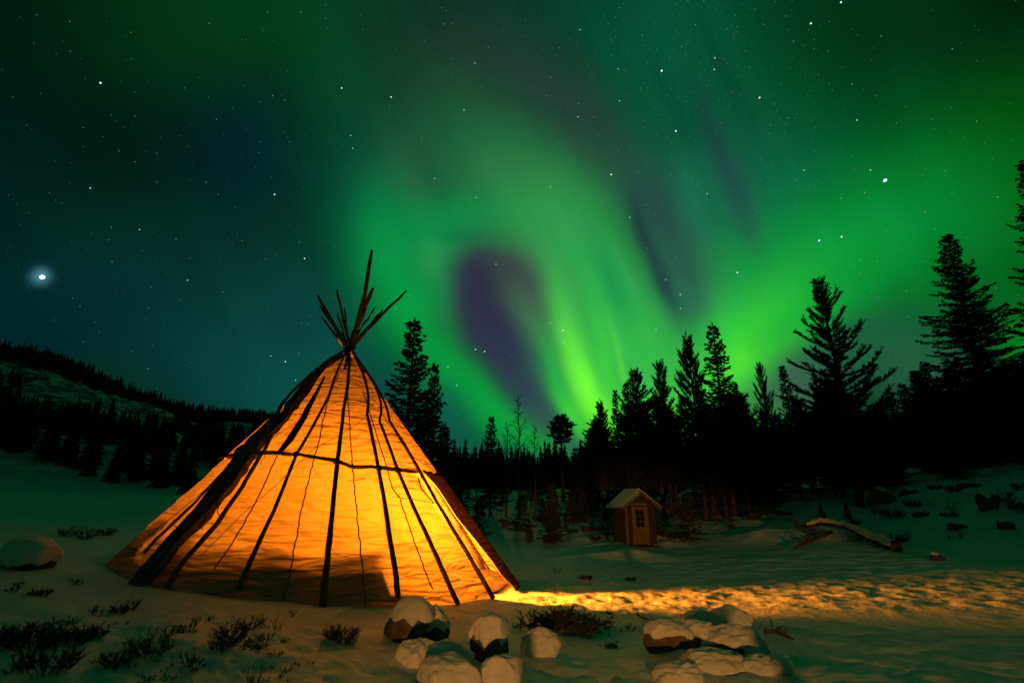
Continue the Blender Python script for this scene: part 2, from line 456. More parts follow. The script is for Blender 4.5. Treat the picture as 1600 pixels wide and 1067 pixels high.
# ------------------------------------------------------------------ stars
STARS = """157,130,3.2 109,34,1.5 204,51,1.5 327,37,1.5 418,19,1.5 470,20,1.5 509,29,1.3 511,45,1.3 534,138,2.6 426,150,1.8 445,157,1.8 338,187,1.5 548,212,2 551,232,2 288,138,1.4 141,294,2.3 211,253,1.5 245,285,1.5 322,285,1.8 341,304,1.4 429,304,2.8 218,359,2 170,375,1.4 275,374,1.7 378,376,1.5 355,375,1.2 363,380,1.2 468,378,1.8 371,364,1.2 130,200,1.2 174,180,1.2
611,152,2.6 609,166,1.5 725,172,2.2 742,99,2 763,74,1.8 693,38,1.8 707,36,1.6 697,17,1.5 659,216,1.8 679,279,2.1 758,243,1.8 765,269,1.8 744,309,2 860,292,2.2 861,121,1.7 874,75,1.5 854,150,1.5 903,183,2.2 904,162,1.8 928,183,1.5 966,108,2 968,158,2 1034,111,3.6 1056,205,3.2 906,47,2 1003,56,1.8 875,223,1.7 966,236,1.5 955,273,3 997,268,1.7 939,317,1.8 984,340,2 1010,320,1.7 902,358,1.5 723,393,1.5 774,354,1.5
1117,91,2.4 1116,109,2.4 1187,153,2.8 1267,37,2.8 1314,4,2.6 1240,65,1.8 1377,57,1.5 1331,132,1.5 1339,188,2 1488,77,1.5 1526,190,1.5 1256,266,2 1243,281,1.6 1360,266,2 1383,282,5.6 1351,301,1.9 1314,310,1.8 1445,332,1.5 1280,376,3 1315,370,2.6 1559,308,1.7 1105,303,2.1 1210,163,1.4 1087,39,1.7 1203,195,1.5
293,438,2.2 348,456,1.6 236,448,1.3 175,409,1.7 415,405,1.5 476,404,2.6 432,397,1.4 297,403,1.4 550,420,1.7 423,556,2.2 446,565,2.6 467,552,1.7 462,594,2.1 231,576,1.9 480,505,1.4 471,505,1.4 387,608,1.3 695,413,1.8 775,413,2.1 913,390,1.8 1011,388,1.9 1040,437,2 1063,460,2.4 1063,482,2 1056,402,1.6 743,546,2.6 757,549,2.6 798,556,1.6 700,573,2.2 714,602,2.2 762,637,1.6 860,505,2.2 865,525,1.6 880,516,2.6 881,535,2.1 821,524,1.5 878,582,1.7 652,507,2.6 1025,515,2 1057,540,1.6 1152,426,2.7 1146,537,1.6 1182,407,1.4 1130,450,1.4 1418,495,1.4 1467,507,1.4 1416,455,1.4 1582,487,2.2 1371,409,1.4"""
def star_mat(name, c, s):
    m = bpy.data.materials.new(name); m.use_nodes = True; N = m.node_tree.nodes; N.clear()
    e = N.new('ShaderNodeEmission'); o = N.new('ShaderNodeOutputMaterial'); m.node_tree.links.new(e.outputs[0], o.inputs[0])
    e.inputs[0].default_value = (*c, 1); e.inputs[1].default_value = s; m.cycles.emission_sampling = 'NONE'; return m
def build_stars():
    rng = random.Random(4); D = 1500.0
    L = [tuple(map(float, t.split(','))) for t in STARS.split()]
    mb = MB(); mi = []
    def star(d, size, k, stretch=1.0):
        d = Vector(d).normalized(); t = d.cross(Vector((0, 0, 1))).normalized(); b = t.cross(d)
        a = (t + b * .6).normalized(); c = d.cross(a); r = size * D / F * .35
        p = d * D + Vector((0, 0, CH)); n0 = len(mb.f)
        m = 6 if k == 3 else 12
        mb.add([p - d * r, p + d * r] + [p + a * r * stretch * math.cos(w * 6.2832 / m) + c * r * math.sin(w * 6.2832 / m) for w in range(m)],
               [(0, 2 + w, 2 + (w + 1) % m) for w in range(m)] + [(1, 2 + (w + 1) % m, 2 + w) for w in range(m)])
        mi.extend([k] * (2 * m))
    for x, y, s in L:
        star(ray(x, y), s * (.72 if s < 2 else .85), 0 if s > 2.5 else (1 if s > 1.9 else 2), 1.0 + .5 * max(0, x - 800) / 800)
    star(ray(66, 433), 6.5, 4, 1.15)
    for i in range(4200):
        if rng.random() < .15:
            x = rng.gauss(1090, 130); y = rng.uniform(-50, 480); dd = ray(x + (y - 200) * .15, y)
        else:
            z = rng.uniform(.1, 1); a = rng.uniform(0, 2 * math.pi); q = math.sqrt(1 - z * z); dd = (q * math.sin(a), q * math.cos(a), z)
        star(dd, rng.choice((.7, .7, .85, .85, 1.0)), rng.choice((3, 3, 3, 2)))
    me = mb.mesh('stars')
    for nm, c, s in (('star_bright', (.6, .82, 1), 1.7), ('star_mid', (.55, .82, 1), 1.05), ('star_dim', (.6, .85, .8), .5), ('star_faint', (.6, .8, .75), .32), ('planet', (.8, .95, 1), 3)):
        me.materials.append(star_mat(nm, c, s))
    me.polygons.foreach_set('material_index', mi)
    tag(link('sky_stars', me, None), kind='structure')
build_stars()

# ------------------------------------------------------------------ the cone of the tent
def base_r(a): return TR
def cone(a, s, off=0.0):               # a: azimuth, s: 0 at the ground, 1 at the crossing of the poles
    bx = TC[0] + TR * math.cos(a); by = TC[1] + TR * math.sin(a); bz = -TSL * TR * math.cos(a) - .04
    p = np.array([bx + (TC[0] - bx) * s, by + (TC[1] - by) * s, bz + (TZ - bz) * s])
    n = np.array([math.cos(a) * TZ, math.sin(a) * TZ, TR]); n /= np.linalg.norm(n)
    return p + n * off
APEX = np.array([TC[0], TC[1], TZ])
_ap = np.array(proj(APEX))
_az = np.radians(np.arange(-175, 30, .5))
_bp = np.array([proj(cone(a, 0)) for a in _az])
_ang = np.unwrap(np.arctan2(_bp[:, 0] - _ap[0], _bp[:, 1] - _ap[1]))
_i0, _i1 = int(_ang.argmin()), int(_ang.argmax())
def hit(px, py):                       # azimuth and height on the visible side of the cone
    w = math.atan2(px - _ap[0], py - _ap[1])
    w = min(max(w, _ang[_i0]), _ang[_i1])
    a = float(np.interp(w, _ang[_i0:_i1 + 1], _az[_i0:_i1 + 1])); d = math.hypot(px - _ap[0], py - _ap[1])
    lo, hi = -.15, 1.0
    for _ in range(30):
        m = (lo + hi) / 2; q = proj(cone(a, m))
        if math.hypot(q[0] - _ap[0], q[1] - _ap[1]) > d: lo = m
        else: hi = m
    return a, (lo + hi) / 2
def on_cone(pts, off=.03, n=24, wob=0, seed=0):
    out = []; hs = [hit(*p) for p in pts]
    for k in range(len(hs) - 1):
        m = max(2, int(n * math.dist(pts[k], pts[k + 1]) / 400))
        for j in range(m):
            t = j / m; out.append((hs[k][0] + (hs[k + 1][0] - hs[k][0]) * t, hs[k][1] + (hs[k + 1][1] - hs[k][1]) * t))
    out.append(hs[-1]); rng = random.Random(seed)
    return [cone(a + (rng.uniform(-wob, wob) if 0 < i < len(out) - 1 else 0), s, off) for i, (a, s) in enumerate(out)]

def canvas_mat(name, trans, c, c2, light=.5):
    m = bpy.data.materials.new(name); m.use_nodes = True; nt = m.node_tree; N = nt.nodes; L = nt.links; N.clear()
    out = N.new('ShaderNodeOutputMaterial'); mix = N.new('ShaderNodeMixShader'); L.new(mix.outputs[0], out.inputs[0])
    d = N.new('ShaderNodeBsdfDiffuse'); t = N.new('ShaderNodeBsdfTranslucent'); mix.inputs[0].default_value = light
    L.new(d.outputs[0], mix.inputs[1]); L.new(t.outputs[0], mix.inputs[2])
    tc = N.new('ShaderNodeTexCoord')
    n = N.new('ShaderNodeTexNoise'); n.inputs['Scale'].default_value = 1.1; n.inputs['Detail'].default_value = 6; n.inputs['Roughness'].default_value = .6
    L.new(tc.outputs['Object'], n.inputs[0])
    r = N.new('ShaderNodeValToRGB'); L.new(n.outputs['Fac'], r.inputs[0]); r.color_ramp.elements[0].position = .3; r.color_ramp.elements[1].position = .7
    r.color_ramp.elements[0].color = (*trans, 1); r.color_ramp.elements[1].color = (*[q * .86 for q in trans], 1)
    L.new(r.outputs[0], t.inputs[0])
    r2 = N.new('ShaderNodeValToRGB'); L.new(n.outputs['Fac'], r2.inputs[0]); r2.color_ramp.elements[0].color = (*c, 1); r2.color_ramp.elements[1].color = (*c2, 1)
    L.new(r2.outputs[0], d.inputs[0])
    w = N.new('ShaderNodeTexNoise'); w.inputs['Scale'].default_value = 260; L.new(tc.outputs['Object'], w.inputs[0])
    mp = N.new('ShaderNodeMapping'); mp.inputs['Scale'].default_value = (1.3, 1.3, 6.5); L.new(tc.outputs['Object'], mp.inputs[0])
    w2 = N.new('ShaderNodeTexNoise'); w2.inputs['Scale'].default_value = 1.2; w2.inputs['Detail'].default_value = 1.5; w2.inputs['Distortion'].default_value = .6; L.new(mp.outputs[0], w2.inputs[0])
    ad = N.new('ShaderNodeMath'); ad.operation = 'MULTIPLY_ADD'; L.new(w.outputs['Fac'], ad.inputs[0]); ad.inputs[1].default_value = .02; L.new(w2.outputs['Fac'], ad.inputs[2])
    b = N.new('ShaderNodeBump'); b.inputs['Distance'].default_value = .17; b.inputs['Strength'].default_value = 1.0; L.new(ad.outputs[0], b.inputs['Height'])
    L.new(b.outputs[0], d.inputs['Normal']); L.new(b.outputs[0], t.inputs['Normal'])
    MATS[name] = m
canvas_mat('canvas', (.72, .56, .25), (.34, .27, .17), (.28, .22, .13), .047)
canvas_mat('flap_canvas', (.16, .07, .04), (.05, .03, .02), (.03, .02, .014), .008)
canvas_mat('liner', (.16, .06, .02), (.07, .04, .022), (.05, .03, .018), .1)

tent = empty('lavvu_tent', (float(TC[0]), float(TC[1]), -.1), 'large cone shaped canvas tent glowing orange from the fire inside, poles bristling at its top', 'tent')
D2 = math.degrees
# azimuths of the poles the cloth is stretched between
POLE_PX = [
 [(376, 714), (307, 789), (250, 843), (229, 867)],
 [(541, 556), (505, 577), (474, 617), (444, 655), (418, 702), (380, 765), (341, 822), (290, 880), (262, 921)],
 [(540, 556), (515, 620), (465, 712), (430, 800), (402, 860), (374, 922)],
 [(545, 554), (537, 640), (527, 722), (515, 840), (503, 962)],
 [(550, 556), (572, 650), (590, 735), (606, 835), (617, 905), (620, 935)],
 [(555, 560), (591, 660), (619, 736), (638, 781), (675, 862), (713, 947)],
 [(560, 568), (606, 660), (628, 695), (651, 735), (680, 788), (728, 868), (768, 938)],
]
hem = sorted(hit(*p[-1])[0] for p in POLE_PX[1:])
knots = [math.radians(v) for v in range(-180, 181, 20)]
knots = [k for k in knots if min(abs(k - h) for h in hem) > R(11)] + hem; knots.sort()
DOOR_A = hit(767, 934)[0]              # left jamb of the doorway
DOOR_B = hit(793, 921)[0]              # the dark door flap begins here
BAND = [(343, 717), (376, 713), (415, 709), (465, 713), (525, 722), (547, 731), (590, 733), (620, 736), (645, 739)]
band_as = [hit(*p) for p in BAND]
def band_s(a):
    xs = [q[0] for q in band_as]; ys = [q[1] for q in band_as]
    o = np.argsort(xs); return float(np.interp(a, np.array(xs)[o], np.array(ys)[o]))
def sag(a, s):
    k = 0
    while k < len(knots) - 2 and knots[k + 1] < a: k += 1
    a0, a1 = knots[k], knots[k + 1]; t = min(1, max(0, (a - a0) / (a1 - a0)))
    return 4 * t * (1 - t) * min(1, (a1 - a0) / R(14))
def cloth(s0f, s1f, a0, a1, ns, na, seed, off=0, loose=1.0, edge=None):
    aa = np.linspace(a0, a1, na); vs = []
    for i in range(ns):
        t = i / (ns - 1)
        for a in aa:
            s0 = s0f(a); s = s0 + (s1f(a) - s0) * t
            if edge is not None and a > a1 - .6: a = a1 - .6 + (a - a1 + .6) * (edge(s) - a1 + .6) / .6
            g = sag(a, s); rad = TR * (1 - s)
            h = s * 6.6
            wr = float(vnoise(a * 2.6 + 3 * vnoise(a * 3, h * 1.5, 5), h * 5.5 + .9 * math.sin(a * 9), seed)) * .045 + float(vnoise(a * 5, h * 12, seed + 3)) * .008
            o = off - .045 * g * rad / TR * 1.6 + wr * (.25 + .75 * g) * loose * min(1, rad / 1.2)
            vs.append(cone(a, s, o))
    fs = [(i * na + j, i * na + j + 1, (i + 1) * na + j + 1, (i + 1) * na + j) for i in range(ns - 1) for j in range(na - 1)]
    return vs, fs
EDGE = [hit(*q) for q in [(799, 919), (782, 903), (765, 878), (740, 846), (711, 811), (681, 764), (659, 740), (648, 728)]]
JAMB = [hit(*q) for q in [(768, 935), (728, 868), (700, 824), (678, 788), (655, 744), (648, 730)]]
def door_edge(s): return float(np.interp(s, [q[1] for q in EDGE], [q[0] for q in EDGE]))
def jamb(s): return float(np.interp(s, [q[1] for q in JAMB], [q[0] for q in JAMB]))
CM = MATS['canvas']
v, f = cloth(lambda a: -.02, lambda a: band_s(a) + .012, DOOR_B + R(24) - 2 * math.pi, DOOR_A, 120, 520, 1, edge=jamb)
MB().add(v, f).build('lower_canvas', CM, tent, True)
v, f = cloth(lambda a: band_s(a), lambda a: .958, -math.pi, math.pi, 80, 500, 2, .03, .6)
up = MB().add(v, f).build('upper_canvas', CM, tent, True)
# door flap, dark heavy cloth folded back on the right of the doorway
def flap(o):
    vs = []; ns, na = 60, 40; sb = band_s(DOOR_A)
    for i in range(ns):
        s = -.02 + (sb + .03) * i / (ns - 1)
        a0 = door_edge(s); a1 = _az[_i1] + R(6)
        for j in range(na):
            a = a0 + (a1 - a0) * j / (na - 1)
            vs.append(cone(a, s, o + .05 + .02 * float(vnoise(a * 8, s * 8, 4)) + .02 * math.sin(a * 40)))
    return vs, [(i * na + j, i * na + j + 1, (i + 1) * na + j + 1, (i + 1) * na + j) for i in range(ns - 1) for j in range(na - 1)]
v, f = flap(0)
fl = MB().add(v, f).build('door_flap', MATS['flap_canvas'], tent, True)
MB().tube([cone(door_edge(s), s, .06) for s in np.linspace(-.01, band_s(DOOR_A), 20)], .022, 6).build('flap_seam', MATS['rope'], fl, True)
# outer poles
rr = random.Random(5)
WID = [.035, .05, .045, .062, .055, .05, .05]
for k, pp in enumerate(POLE_PX):
    pts = on_cone(pp, .06, 30, .0015, k)
    n = len(pts); w = WID[k] * .9
    rad = [w * (.62 + .45 * i / n) * rr.uniform(.93, 1.07) for i in range(n)]
    if k: 
        d = pts[0] - pts[1]; d /= np.linalg.norm(d); pts = [pts[0] + d * .35] + pts; rad = [rad[0] * .9] + rad
    MB().tube(pts, rad, 8).build('pole', MATS['pole_wood'], tent, True)
# bundle of poles and a rolled cloth on the left
BC = [(541, 554), (506, 577), (476, 615), (448, 652), (400, 699), (356, 760), (325, 800), (277, 850), (238, 900), (214, 928)]
BW = [.04, .10, .16, .21, .24, .20, .16, .11, .085, .06]
pts = on_cone(BC, .03, 60, .003, 9); n = len(pts)
rad = [float(np.interp(i / n * 9, range(10), BW)) * (1 + .22 * float(vnoise(i * .6, 3, 2))) for i in range(n)]
roll = MB(); roll.tube(pts, rad, 14)
roll.v = [tuple(np.array(q) + .03 * float(vnoise(q[0] * 6 + q[1], q[2] * 7, 6)) * np.array([1, -.5, .5])) for q in roll.v]
roll.build('rolled_cloth', MATS['dark_cloth'], tent, True)
for k in range(5):
    o = (k - 2) * 5.5
    pp = [(x + o * (.35 + .65 * float(np.interp(i, range(10), [0, .8, 1, 1, 1.0, 1, .9, .8, .8, .8]))) * (1 if i else .2), y + (2 * math.sin(i * 2 + k))) for i, (x, y) in enumerate(BC)]
    pts = on_cone(pp, .17 if k in (1, 2, 3) else .12, 40, .002, 20 + k); n = len(pts)
    MB().tube(pts, [.025 + .018 * i / n for i in range(n)], 7).build('pole', MATS['pole_wood'], tent, True)
# second strip of cloth beside the bundle
a = [(508, 590), (495, 612), (470, 655), (446, 692), (433, 710)]; b = [(510, 592), (500, 614), (481, 655), (460, 690), (440, 712)]
st = MB(); A = on_cone(a, .05, 30); B = on_cone(b, .05, 30); m = min(len(A), len(B))
st.add([q for i in range(m) for q in (A[i], (A[i] + B[i]) / 2 + np.array([0, -.05, .02]), B[i])], [(3 * i + j, 3 * i + j + 1, 3 * i + j + 4, 3 * i + j + 3) for i in range(m - 1) for j in range(2)])
st.build('cloth_strip', MATS['flap_canvas'], tent, True)
# the band round the middle and the wavy cords
for j, o in ((0, 0), (1, 2.2)):
    pts = on_cone([(x, y + o + 1.5 * math.sin(x * .06 + j * 2)) for x, y in BAND], .075, 60, 0, 3)
    MB().tube(pts, .019, 6).build('hoop_rope', MATS['rope'], tent, True)
CORDS = [[(530, 585), (515, 620), (500, 684), (475, 779), (453, 899), (443, 936)], [(543, 580), (546, 660), (551, 730), (566, 883), (571, 946)],
         [(566, 610), (582, 660), (603, 727), (612, 762), (624, 778), (648, 851), (676, 921)], [(434, 712), (408, 770), (372, 835), (335, 891)],
         [(475, 654), (400, 700), (346, 745), (270, 808), (208, 856)], [(592, 640), (640, 712), (688, 745)]]
for k, c in enumerate(CORDS):
    pts = on_cone(c, .012, 60, .004, 40 + k)
    MB().tube(pts, .013 if k < 4 else .008, 5).build('cord', MATS['rope'], tent, True)
for k, c in enumerate([[(584, 626), (492, 701), (455, 737)], [(455, 737), (380, 804), (315, 869)], [(652, 747), (657, 765), (676, 787)], [(619, 778), (660, 784), (677, 788)], [(530, 620), (570, 632)]]):
    MB().tube(on_cone(c, .03, 20), .006 if k != 2 else .016, 5).build('cord', MATS['rope'], tent, True)
# cord ends dangling from the knots
for k, (x, y) in enumerate([(372, 752), (356, 768), (348, 790), (330, 815), (420, 712), (654, 748), (527, 725)]):
    p = on_cone([(x, y), (x, y + 1)], .2 if k < 4 else .1)[0]
    q = [p + np.array([.02 * i * math.sin(k), -.01 * i, -.05 * i]) + .02 * np.array([math.sin(i * 2 + k), 0, 0]) for i in range(6 + k % 3)]
    MB().tube(q, .009, 5).build('cord_end', MATS['rope'], tent, True)
for k, (x, y) in enumerate([(465, 713), (526, 724), (591, 735), (620, 738), (400, 708), (400, 710)]):
    c = on_cone([(x, y), (x, y + 1)], .07)[0]; kn = MB()
    for j in range(3):
        kn.tube([c + np.array([.05 * math.cos(w), -.02 + .03 * math.sin(w), .03 * math.sin(w) + .02 * (j - 1)]) for w in np.linspace(0, 2 * math.pi, 13)], .014, 5)
    kn.build('knot', MATS['rope'], tent, True)
# pole tips above the crossing: each pole runs down inside the cloth to the ground
TIPS = [((581, 391), .050, -1), ((583, 450), .055, -1), ((635, 454), .034, -1), ((598, 484), .030, -1), ((587, 479), .026, 1), ((526, 452), .032, -1), ((527, 489), .022, 1),
        ((496, 461), .040, -1), ((500, 478), .040, 1), ((503, 496), .028, -1), ((538, 481), .024, 1), ((592, 490), .026, 1)]
for k, ((tx, ty), w, sg) in enumerate(TIPS):
    fw = TC[1] * math.cos(TH) + (TZ - CH) * math.sin(TH)
    dx = (tx - _ap[0]) / F * fw; dz = -(ty - _ap[1]) / F * fw * 1.02
    dy = sg * math.sqrt(max(.02, (.83 * dz) ** 2 - dx * dx)) * .55
    ax = APEX + np.array([.05 * math.cos(k * 2.4), .05 * math.sin(k * 2.4), .02 * (k % 3)])
    dv = ray(tx, ty); tip = dv * ((TC[1] + dy) / dv[1]) + np.array([0, 0, CH])
    d = ax - tip; hxy = math.hypot(d[0], d[1]) or .1
    fr = np.array([-d[0] / hxy, -d[1] / hxy])          # goes down on the far side
    ba = math.atan2(-dy, -dx); foot = cone(ba, .03, -.16)
    mid = ax; pts = []
    for i in range(9):
        t = i / 8; pts.append(foot + (mid - foot) * t)
    for i in range(1, 8):
        t = i / 7; pts.append(mid + (tip - mid) * t + .012 * np.array([math.sin(i * 1.9 + k), 0, math.cos(i * 2.3 + k)]) * (i < 7) + (np.array([.05, 0, 0]) * math.sin(t * 3.1) if k == 0 else 0))
    w *= 1.45; rad = [w * (1.3 - .65 * i / 15) for i in range(15)] + [w * .45]
    if dy > 0: pts = pts[7:]; rad = rad[7:]             # these stand outside the cloth
    MB().tube(pts, rad[:len(pts)], 7).build('pole', MATS['pole_wood'], tent, True)
lash = MB()
for j in range(7):
    z = TZ - .16 + j * .035; r0 = .13 - .006 * abs(j - 3)
    lash.tube([(TC[0] + r0 * math.cos(w), TC[1] + r0 * math.sin(w), z + .02 * math.sin(w * 2 + j)) for w in np.linspace(0, 2 * math.pi, 17)], .018, 5)
lash.build('lashing', MATS['rope'], tent, True)
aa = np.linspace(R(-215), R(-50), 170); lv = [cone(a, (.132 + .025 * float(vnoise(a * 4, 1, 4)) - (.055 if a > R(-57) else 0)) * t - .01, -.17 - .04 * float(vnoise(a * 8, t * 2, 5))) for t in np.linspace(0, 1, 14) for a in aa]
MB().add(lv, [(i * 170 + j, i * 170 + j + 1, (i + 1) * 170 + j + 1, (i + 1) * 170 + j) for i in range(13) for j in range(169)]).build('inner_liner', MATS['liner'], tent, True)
fv = [(float(TC[0] + 4.2 * r * math.cos(a)), float(TC[1] + 4.2 * r * math.sin(a)), float(-TSL * 4.2 * r * math.cos(a)) + .05 + .03 * float(vnoise(r * 20, a * 5, 2)))
      for r in np.linspace(.02, 1, 14) for a in np.linspace(0, 2 * math.pi, 73)[:-1]]
MB().add(fv, [(i * 72 + j, (i + 1) * 72 + j, (i + 1) * 72 + (j + 1) % 72, i * 72 + (j + 1) % 72) for i in range(13) for j in range(72)]).build('added_dark_floor', MATS['dark_cloth'], tent)  # unseen dark floor, added to cut the light bouncing inside the tent
# low log benches with hides along the inside
def bench(a0, a1, r0, r1, h, name, label):
    mb = MB(); mb2 = MB(); n = 14; m = (a0 + a1) / 2
    e = empty(name, (float(TC[0] + r1 * math.cos(m)), float(TC[1] + r1 * math.sin(m)), -.1), label, 'bench', 'benches inside the tent')
    zf = lambda a: -TSL * r1 * math.cos(a)
    vs = []
    for i in range(n + 1):
        a = a0 + (a1 - a0) * i / n
        for r in (r0, r1):
            for z in (h - .09, h): vs.append((TC[0] + r * math.cos(a), TC[1] + r * math.sin(a), zf(a) + z))
    fs = [(0, 1, 3, 2), (4 * n, 4 * n + 2, 4 * n + 3, 4 * n + 1)]
    for i in range(n):
        o = 4 * i; fs += [(o, o + 4, o + 5, o + 1), (o + 2, o + 3, o + 7, o + 6), (o + 1, o + 5, o + 7, o + 3), (o, o + 2, o + 6, o + 4)]
    mb.add(vs, fs).build('seat', MATS['pole_wood'], e)
    for i in (1, 6, 12):
        a = a0 + (a1 - a0) * i / n; r = (r0 + r1) / 2
        mb2 = MB().tube([(TC[0] + r * math.cos(a), TC[1] + r * math.sin(a), zf(a) - .1), (TC[0] + r * math.cos(a), TC[1] + r * math.sin(a), zf(a) + h - .09)], .09, 9)
        mb2.build('leg', MATS['pole_wood'], e, True)
    hv = []; nn = 30
    for i in range(nn + 1):
        a = a0 + (a1 - a0) * i / nn
        for r, z in ((r0 - .03, h - .25), (r0 - .02, h + .02), ((r0 + r1) / 2, h + .07), (r1 - .12, h + .28 + .10 * float(vnoise(a * 7, 1, 3))), (r1 + .02, h - .3)):
            hv.append((TC[0] + r * math.cos(a), TC[1] + r * math.sin(a), zf(a) + z + .05 * float(vnoise(a * 9, r * 5, 7))))
    MB().add(hv, [(i * 5 + j, i * 5 + j + 1, i * 5 + j + 6, i * 5 + j + 5) for i in range(nn) for j in range(4)]).build('hide', MATS['dark_cloth'], e, True)
bench(R(-118), R(-73.4), 2.6, 3.25, .42, 'log_bench', 'log bench with a dark hide, its shadow low on the cloth left of centre')
bench(R(-73), R(-54), 2.7, 3.3, .40, 'log_bench', 'short log bench with a dark hide, a shadow on the cloth near the doorway')
bench(R(-205), R(-124), 2.6, 3.25, .60, 'log_bench', 'log bench with a dark hide, a shadow along the left foot of the tent')

# ------------------------------------------------------------------ hut
def build_hut():
    d = ray(1003, 851); t = 24.0 / d[1]; x, y = float(d[0] * t), 24.0; z = CH + float(d[2] * t)
    rz = R(13); e = empty('wooden_hut', (x, y, z), 'small wooden hut with a snowy gable roof and a paned door beside the dark forest', 'hut', rz=rz)
    W, D, He, Hp = 1.30, 1.35, 1.64, 2.12; hw = W / 2
    def B(mb, name, m, parent=e, bevel=0): return link(name, mb.mesh(name), MATS[m], parent, bevel)
    # origin at the middle of the front face
    mb = MB(); t_ = .05
    mb.add([(-hw, 0, -.3), (-hw, 0, He), (0, 0, Hp), (hw, 0, He), (hw, 0, -.3), (-hw, t_, -.3), (-hw, t_, He), (0, t_, Hp), (hw, t_, He), (hw, t_, -.3)],
           [(0, 1, 2, 3, 4)[::-1], (5, 6, 7, 8, 9), (0, 5, 6, 1), (4, 3, 8, 9), (1, 6, 7, 2), (2, 7, 8, 3), (0, 4, 9, 5)])
    f = B(mb, 'front_wall', 'hut_board')
    for k in range(14):
        px = -hw + .046 + k * (W - .0) / 14
        if abs(px + .02) < .36: continue
        top = He + (Hp - He) * (1 - abs(px) / hw) - .06
        B(MB().box((px, -.012, top / 2 - .1), (.085, .022, top + .1)), 'plank', 'hut_board', f, .004)
    s = MB(); s.box((-hw + .02, D / 2 + .03, He / 2 - .15), (.04, D, He + .3))
    sw = B(s, 'side_wall', 'hut_wall')
    for k in range(14): B(MB().box((-hw - .012, .05 + (k + .5) * D / 14, He / 2 - .1), (.022, D / 14 - .012, He + .1)), 'plank', 'hut_wall', sw, .004)
    s = MB(); s.box((hw - .02, D / 2 + .03, He / 2 - .15), (.04, D, He + .3)); B(s, 'side_wall', 'hut_board')
    B(MB().box((0, D + .055, He / 2 - .15), (W, .05, He + .3)), 'back_wall', 'hut_wall')
    for sx in (-1, 1): B(MB().box((sx * (hw + .002), -.02, He / 2 - .08), (.09, .07, He + .1)), 'corner_board', 'hut_trim' if sx < 0 else 'hut_board', e, .004)
    # roof
    ov, of = .26, .30; al = math.atan2(Hp - He, hw)
    for sx in (-1, 1):
        L = (hw + ov) / math.cos(al); cx = sx * (hw + ov) / 2; cz = Hp + .05 - math.tan(al) * (hw + ov) / 2
        q = Matrix.Rotation(sx * al, 3, 'Y')
        r = B(MB().box((cx, D / 2 - .03, cz), (L, D + of + .25, .05), q), 'roof', 'hut_board', e, .004)
        B(MB().box((cx, -of + .055 - .03, cz - .02), (L + .01, .03, .12), q), 'barge_board', 'hut_trim', r, .004)
        sn = MB(); nx, ny = 26, 26; vs = []
        for i in range(nx):
            for j in range(ny):
                u = i / (nx - 1); w = j / (ny - 1); ee = min(1, min(u if sx > 0 else u, 1 - u, 1) * 9 + (1 if u < .5 else 0), min(w, 1 - w) * 9)
                px = sx * u * (hw + ov + .03); py = -of + w * (D + of + .30) - .02
                h = .055 + .10 * math.sqrt(max(0, ee)) * (1 + .25 * float(vnoise(px * 3, py * 3, 4)))
                vs.append((px, py, Hp + .06 - abs(px) * math.tan(al) + h - (.03 * u)))
        fs = [(i * ny + j, i * ny + j + 1, (i + 1) * ny + j + 1, (i + 1) * ny + j)[::sx] for i in range(nx - 1) for j in range(ny - 1)]
        base = len(vs); vs += [(v_[0], v_[1], Hp + .072 - abs(v_[0]) * math.tan(al)) for v_ in vs]
        ring = [i * ny for i in range(nx)] + [(nx - 1) * ny + j for j in range(1, ny)] + [i * ny + ny - 1 for i in range(nx - 2, -1, -1)] + [j for j in range(ny - 2, 0, -1)]
        for k in range(len(ring)):
            a, b = ring[k], ring[(k + 1) % len(ring)]; fs.append((a, b, base + b, base + a)[::-sx])
        sn.add(vs, fs); o = B(sn, 'snow', 'snow', r); o.data.polygons.foreach_set('use_smooth', [True] * len(o.data.polygons))
    # door
    dx, dw, dh = -.02, .56, 1.50
    for sx in (-1, 1): B(MB().box((dx + sx * (dw / 2 + .045), -.03, dh / 2 + .06), (.085, .06, dh + .1)), 'door_frame', 'hut_trim', e, .004)
    B(MB().box((dx, -.03, dh + .155), (dw + .18, .062, .085)), 'door_frame', 'hut_trim', e, .004)
    dr = MB(); yy = -.02
    wx0, wx1, wz0, wz1 = dx - .185, dx + .185, .72, 1.42
    dr.box(((dx - dw / 2 + wx0) / 2, yy, dh / 2 + .05), (wx0 - dx + dw / 2, .04, dh)); dr.box(((dx + dw / 2 + wx1) / 2, yy, dh / 2 + .05), (dx + dw / 2 - wx1, .04, dh))
    dr.box((dx, yy, (wz0 + .05) / 2 + .0), (wx1 - wx0, .04, wz0 - .05)); dr.box((dx, yy, (wz1 + dh + .05) / 2), (wx1 - wx0, .04, dh + .05 - wz1))
    door = B(dr, 'door', 'door_wood')
    B(MB().box((dx, yy - .024, .38), (.34, .012, .46)), 'door_panel', 'door_wood', door, .005)
    wn = B(MB().box((dx, yy + .004, (wz0 + wz1) / 2), (wx1 - wx0, .008, wz1 - wz0)), 'window', 'glass', door)
    m = MB(); m.box((dx, yy - .008, (wz0 + wz1) / 2), (.018, .018, wz1 - wz0))
    for k in (1, 2):
        for sx in (-1, 1): m.box((dx + sx * .097, yy - .008, wz0 + (wz1 - wz0) * k / 3), (.176, .018, .018))
    B(m, 'window_bars', 'door_wood', door)
    h = MB(); h.tube([(dx + .235, yy - .02, .74), (dx + .235, yy - .07, .74), (dx + .15, yy - .07, .74)], .011, 8); B(h, 'handle', 'metal', door)
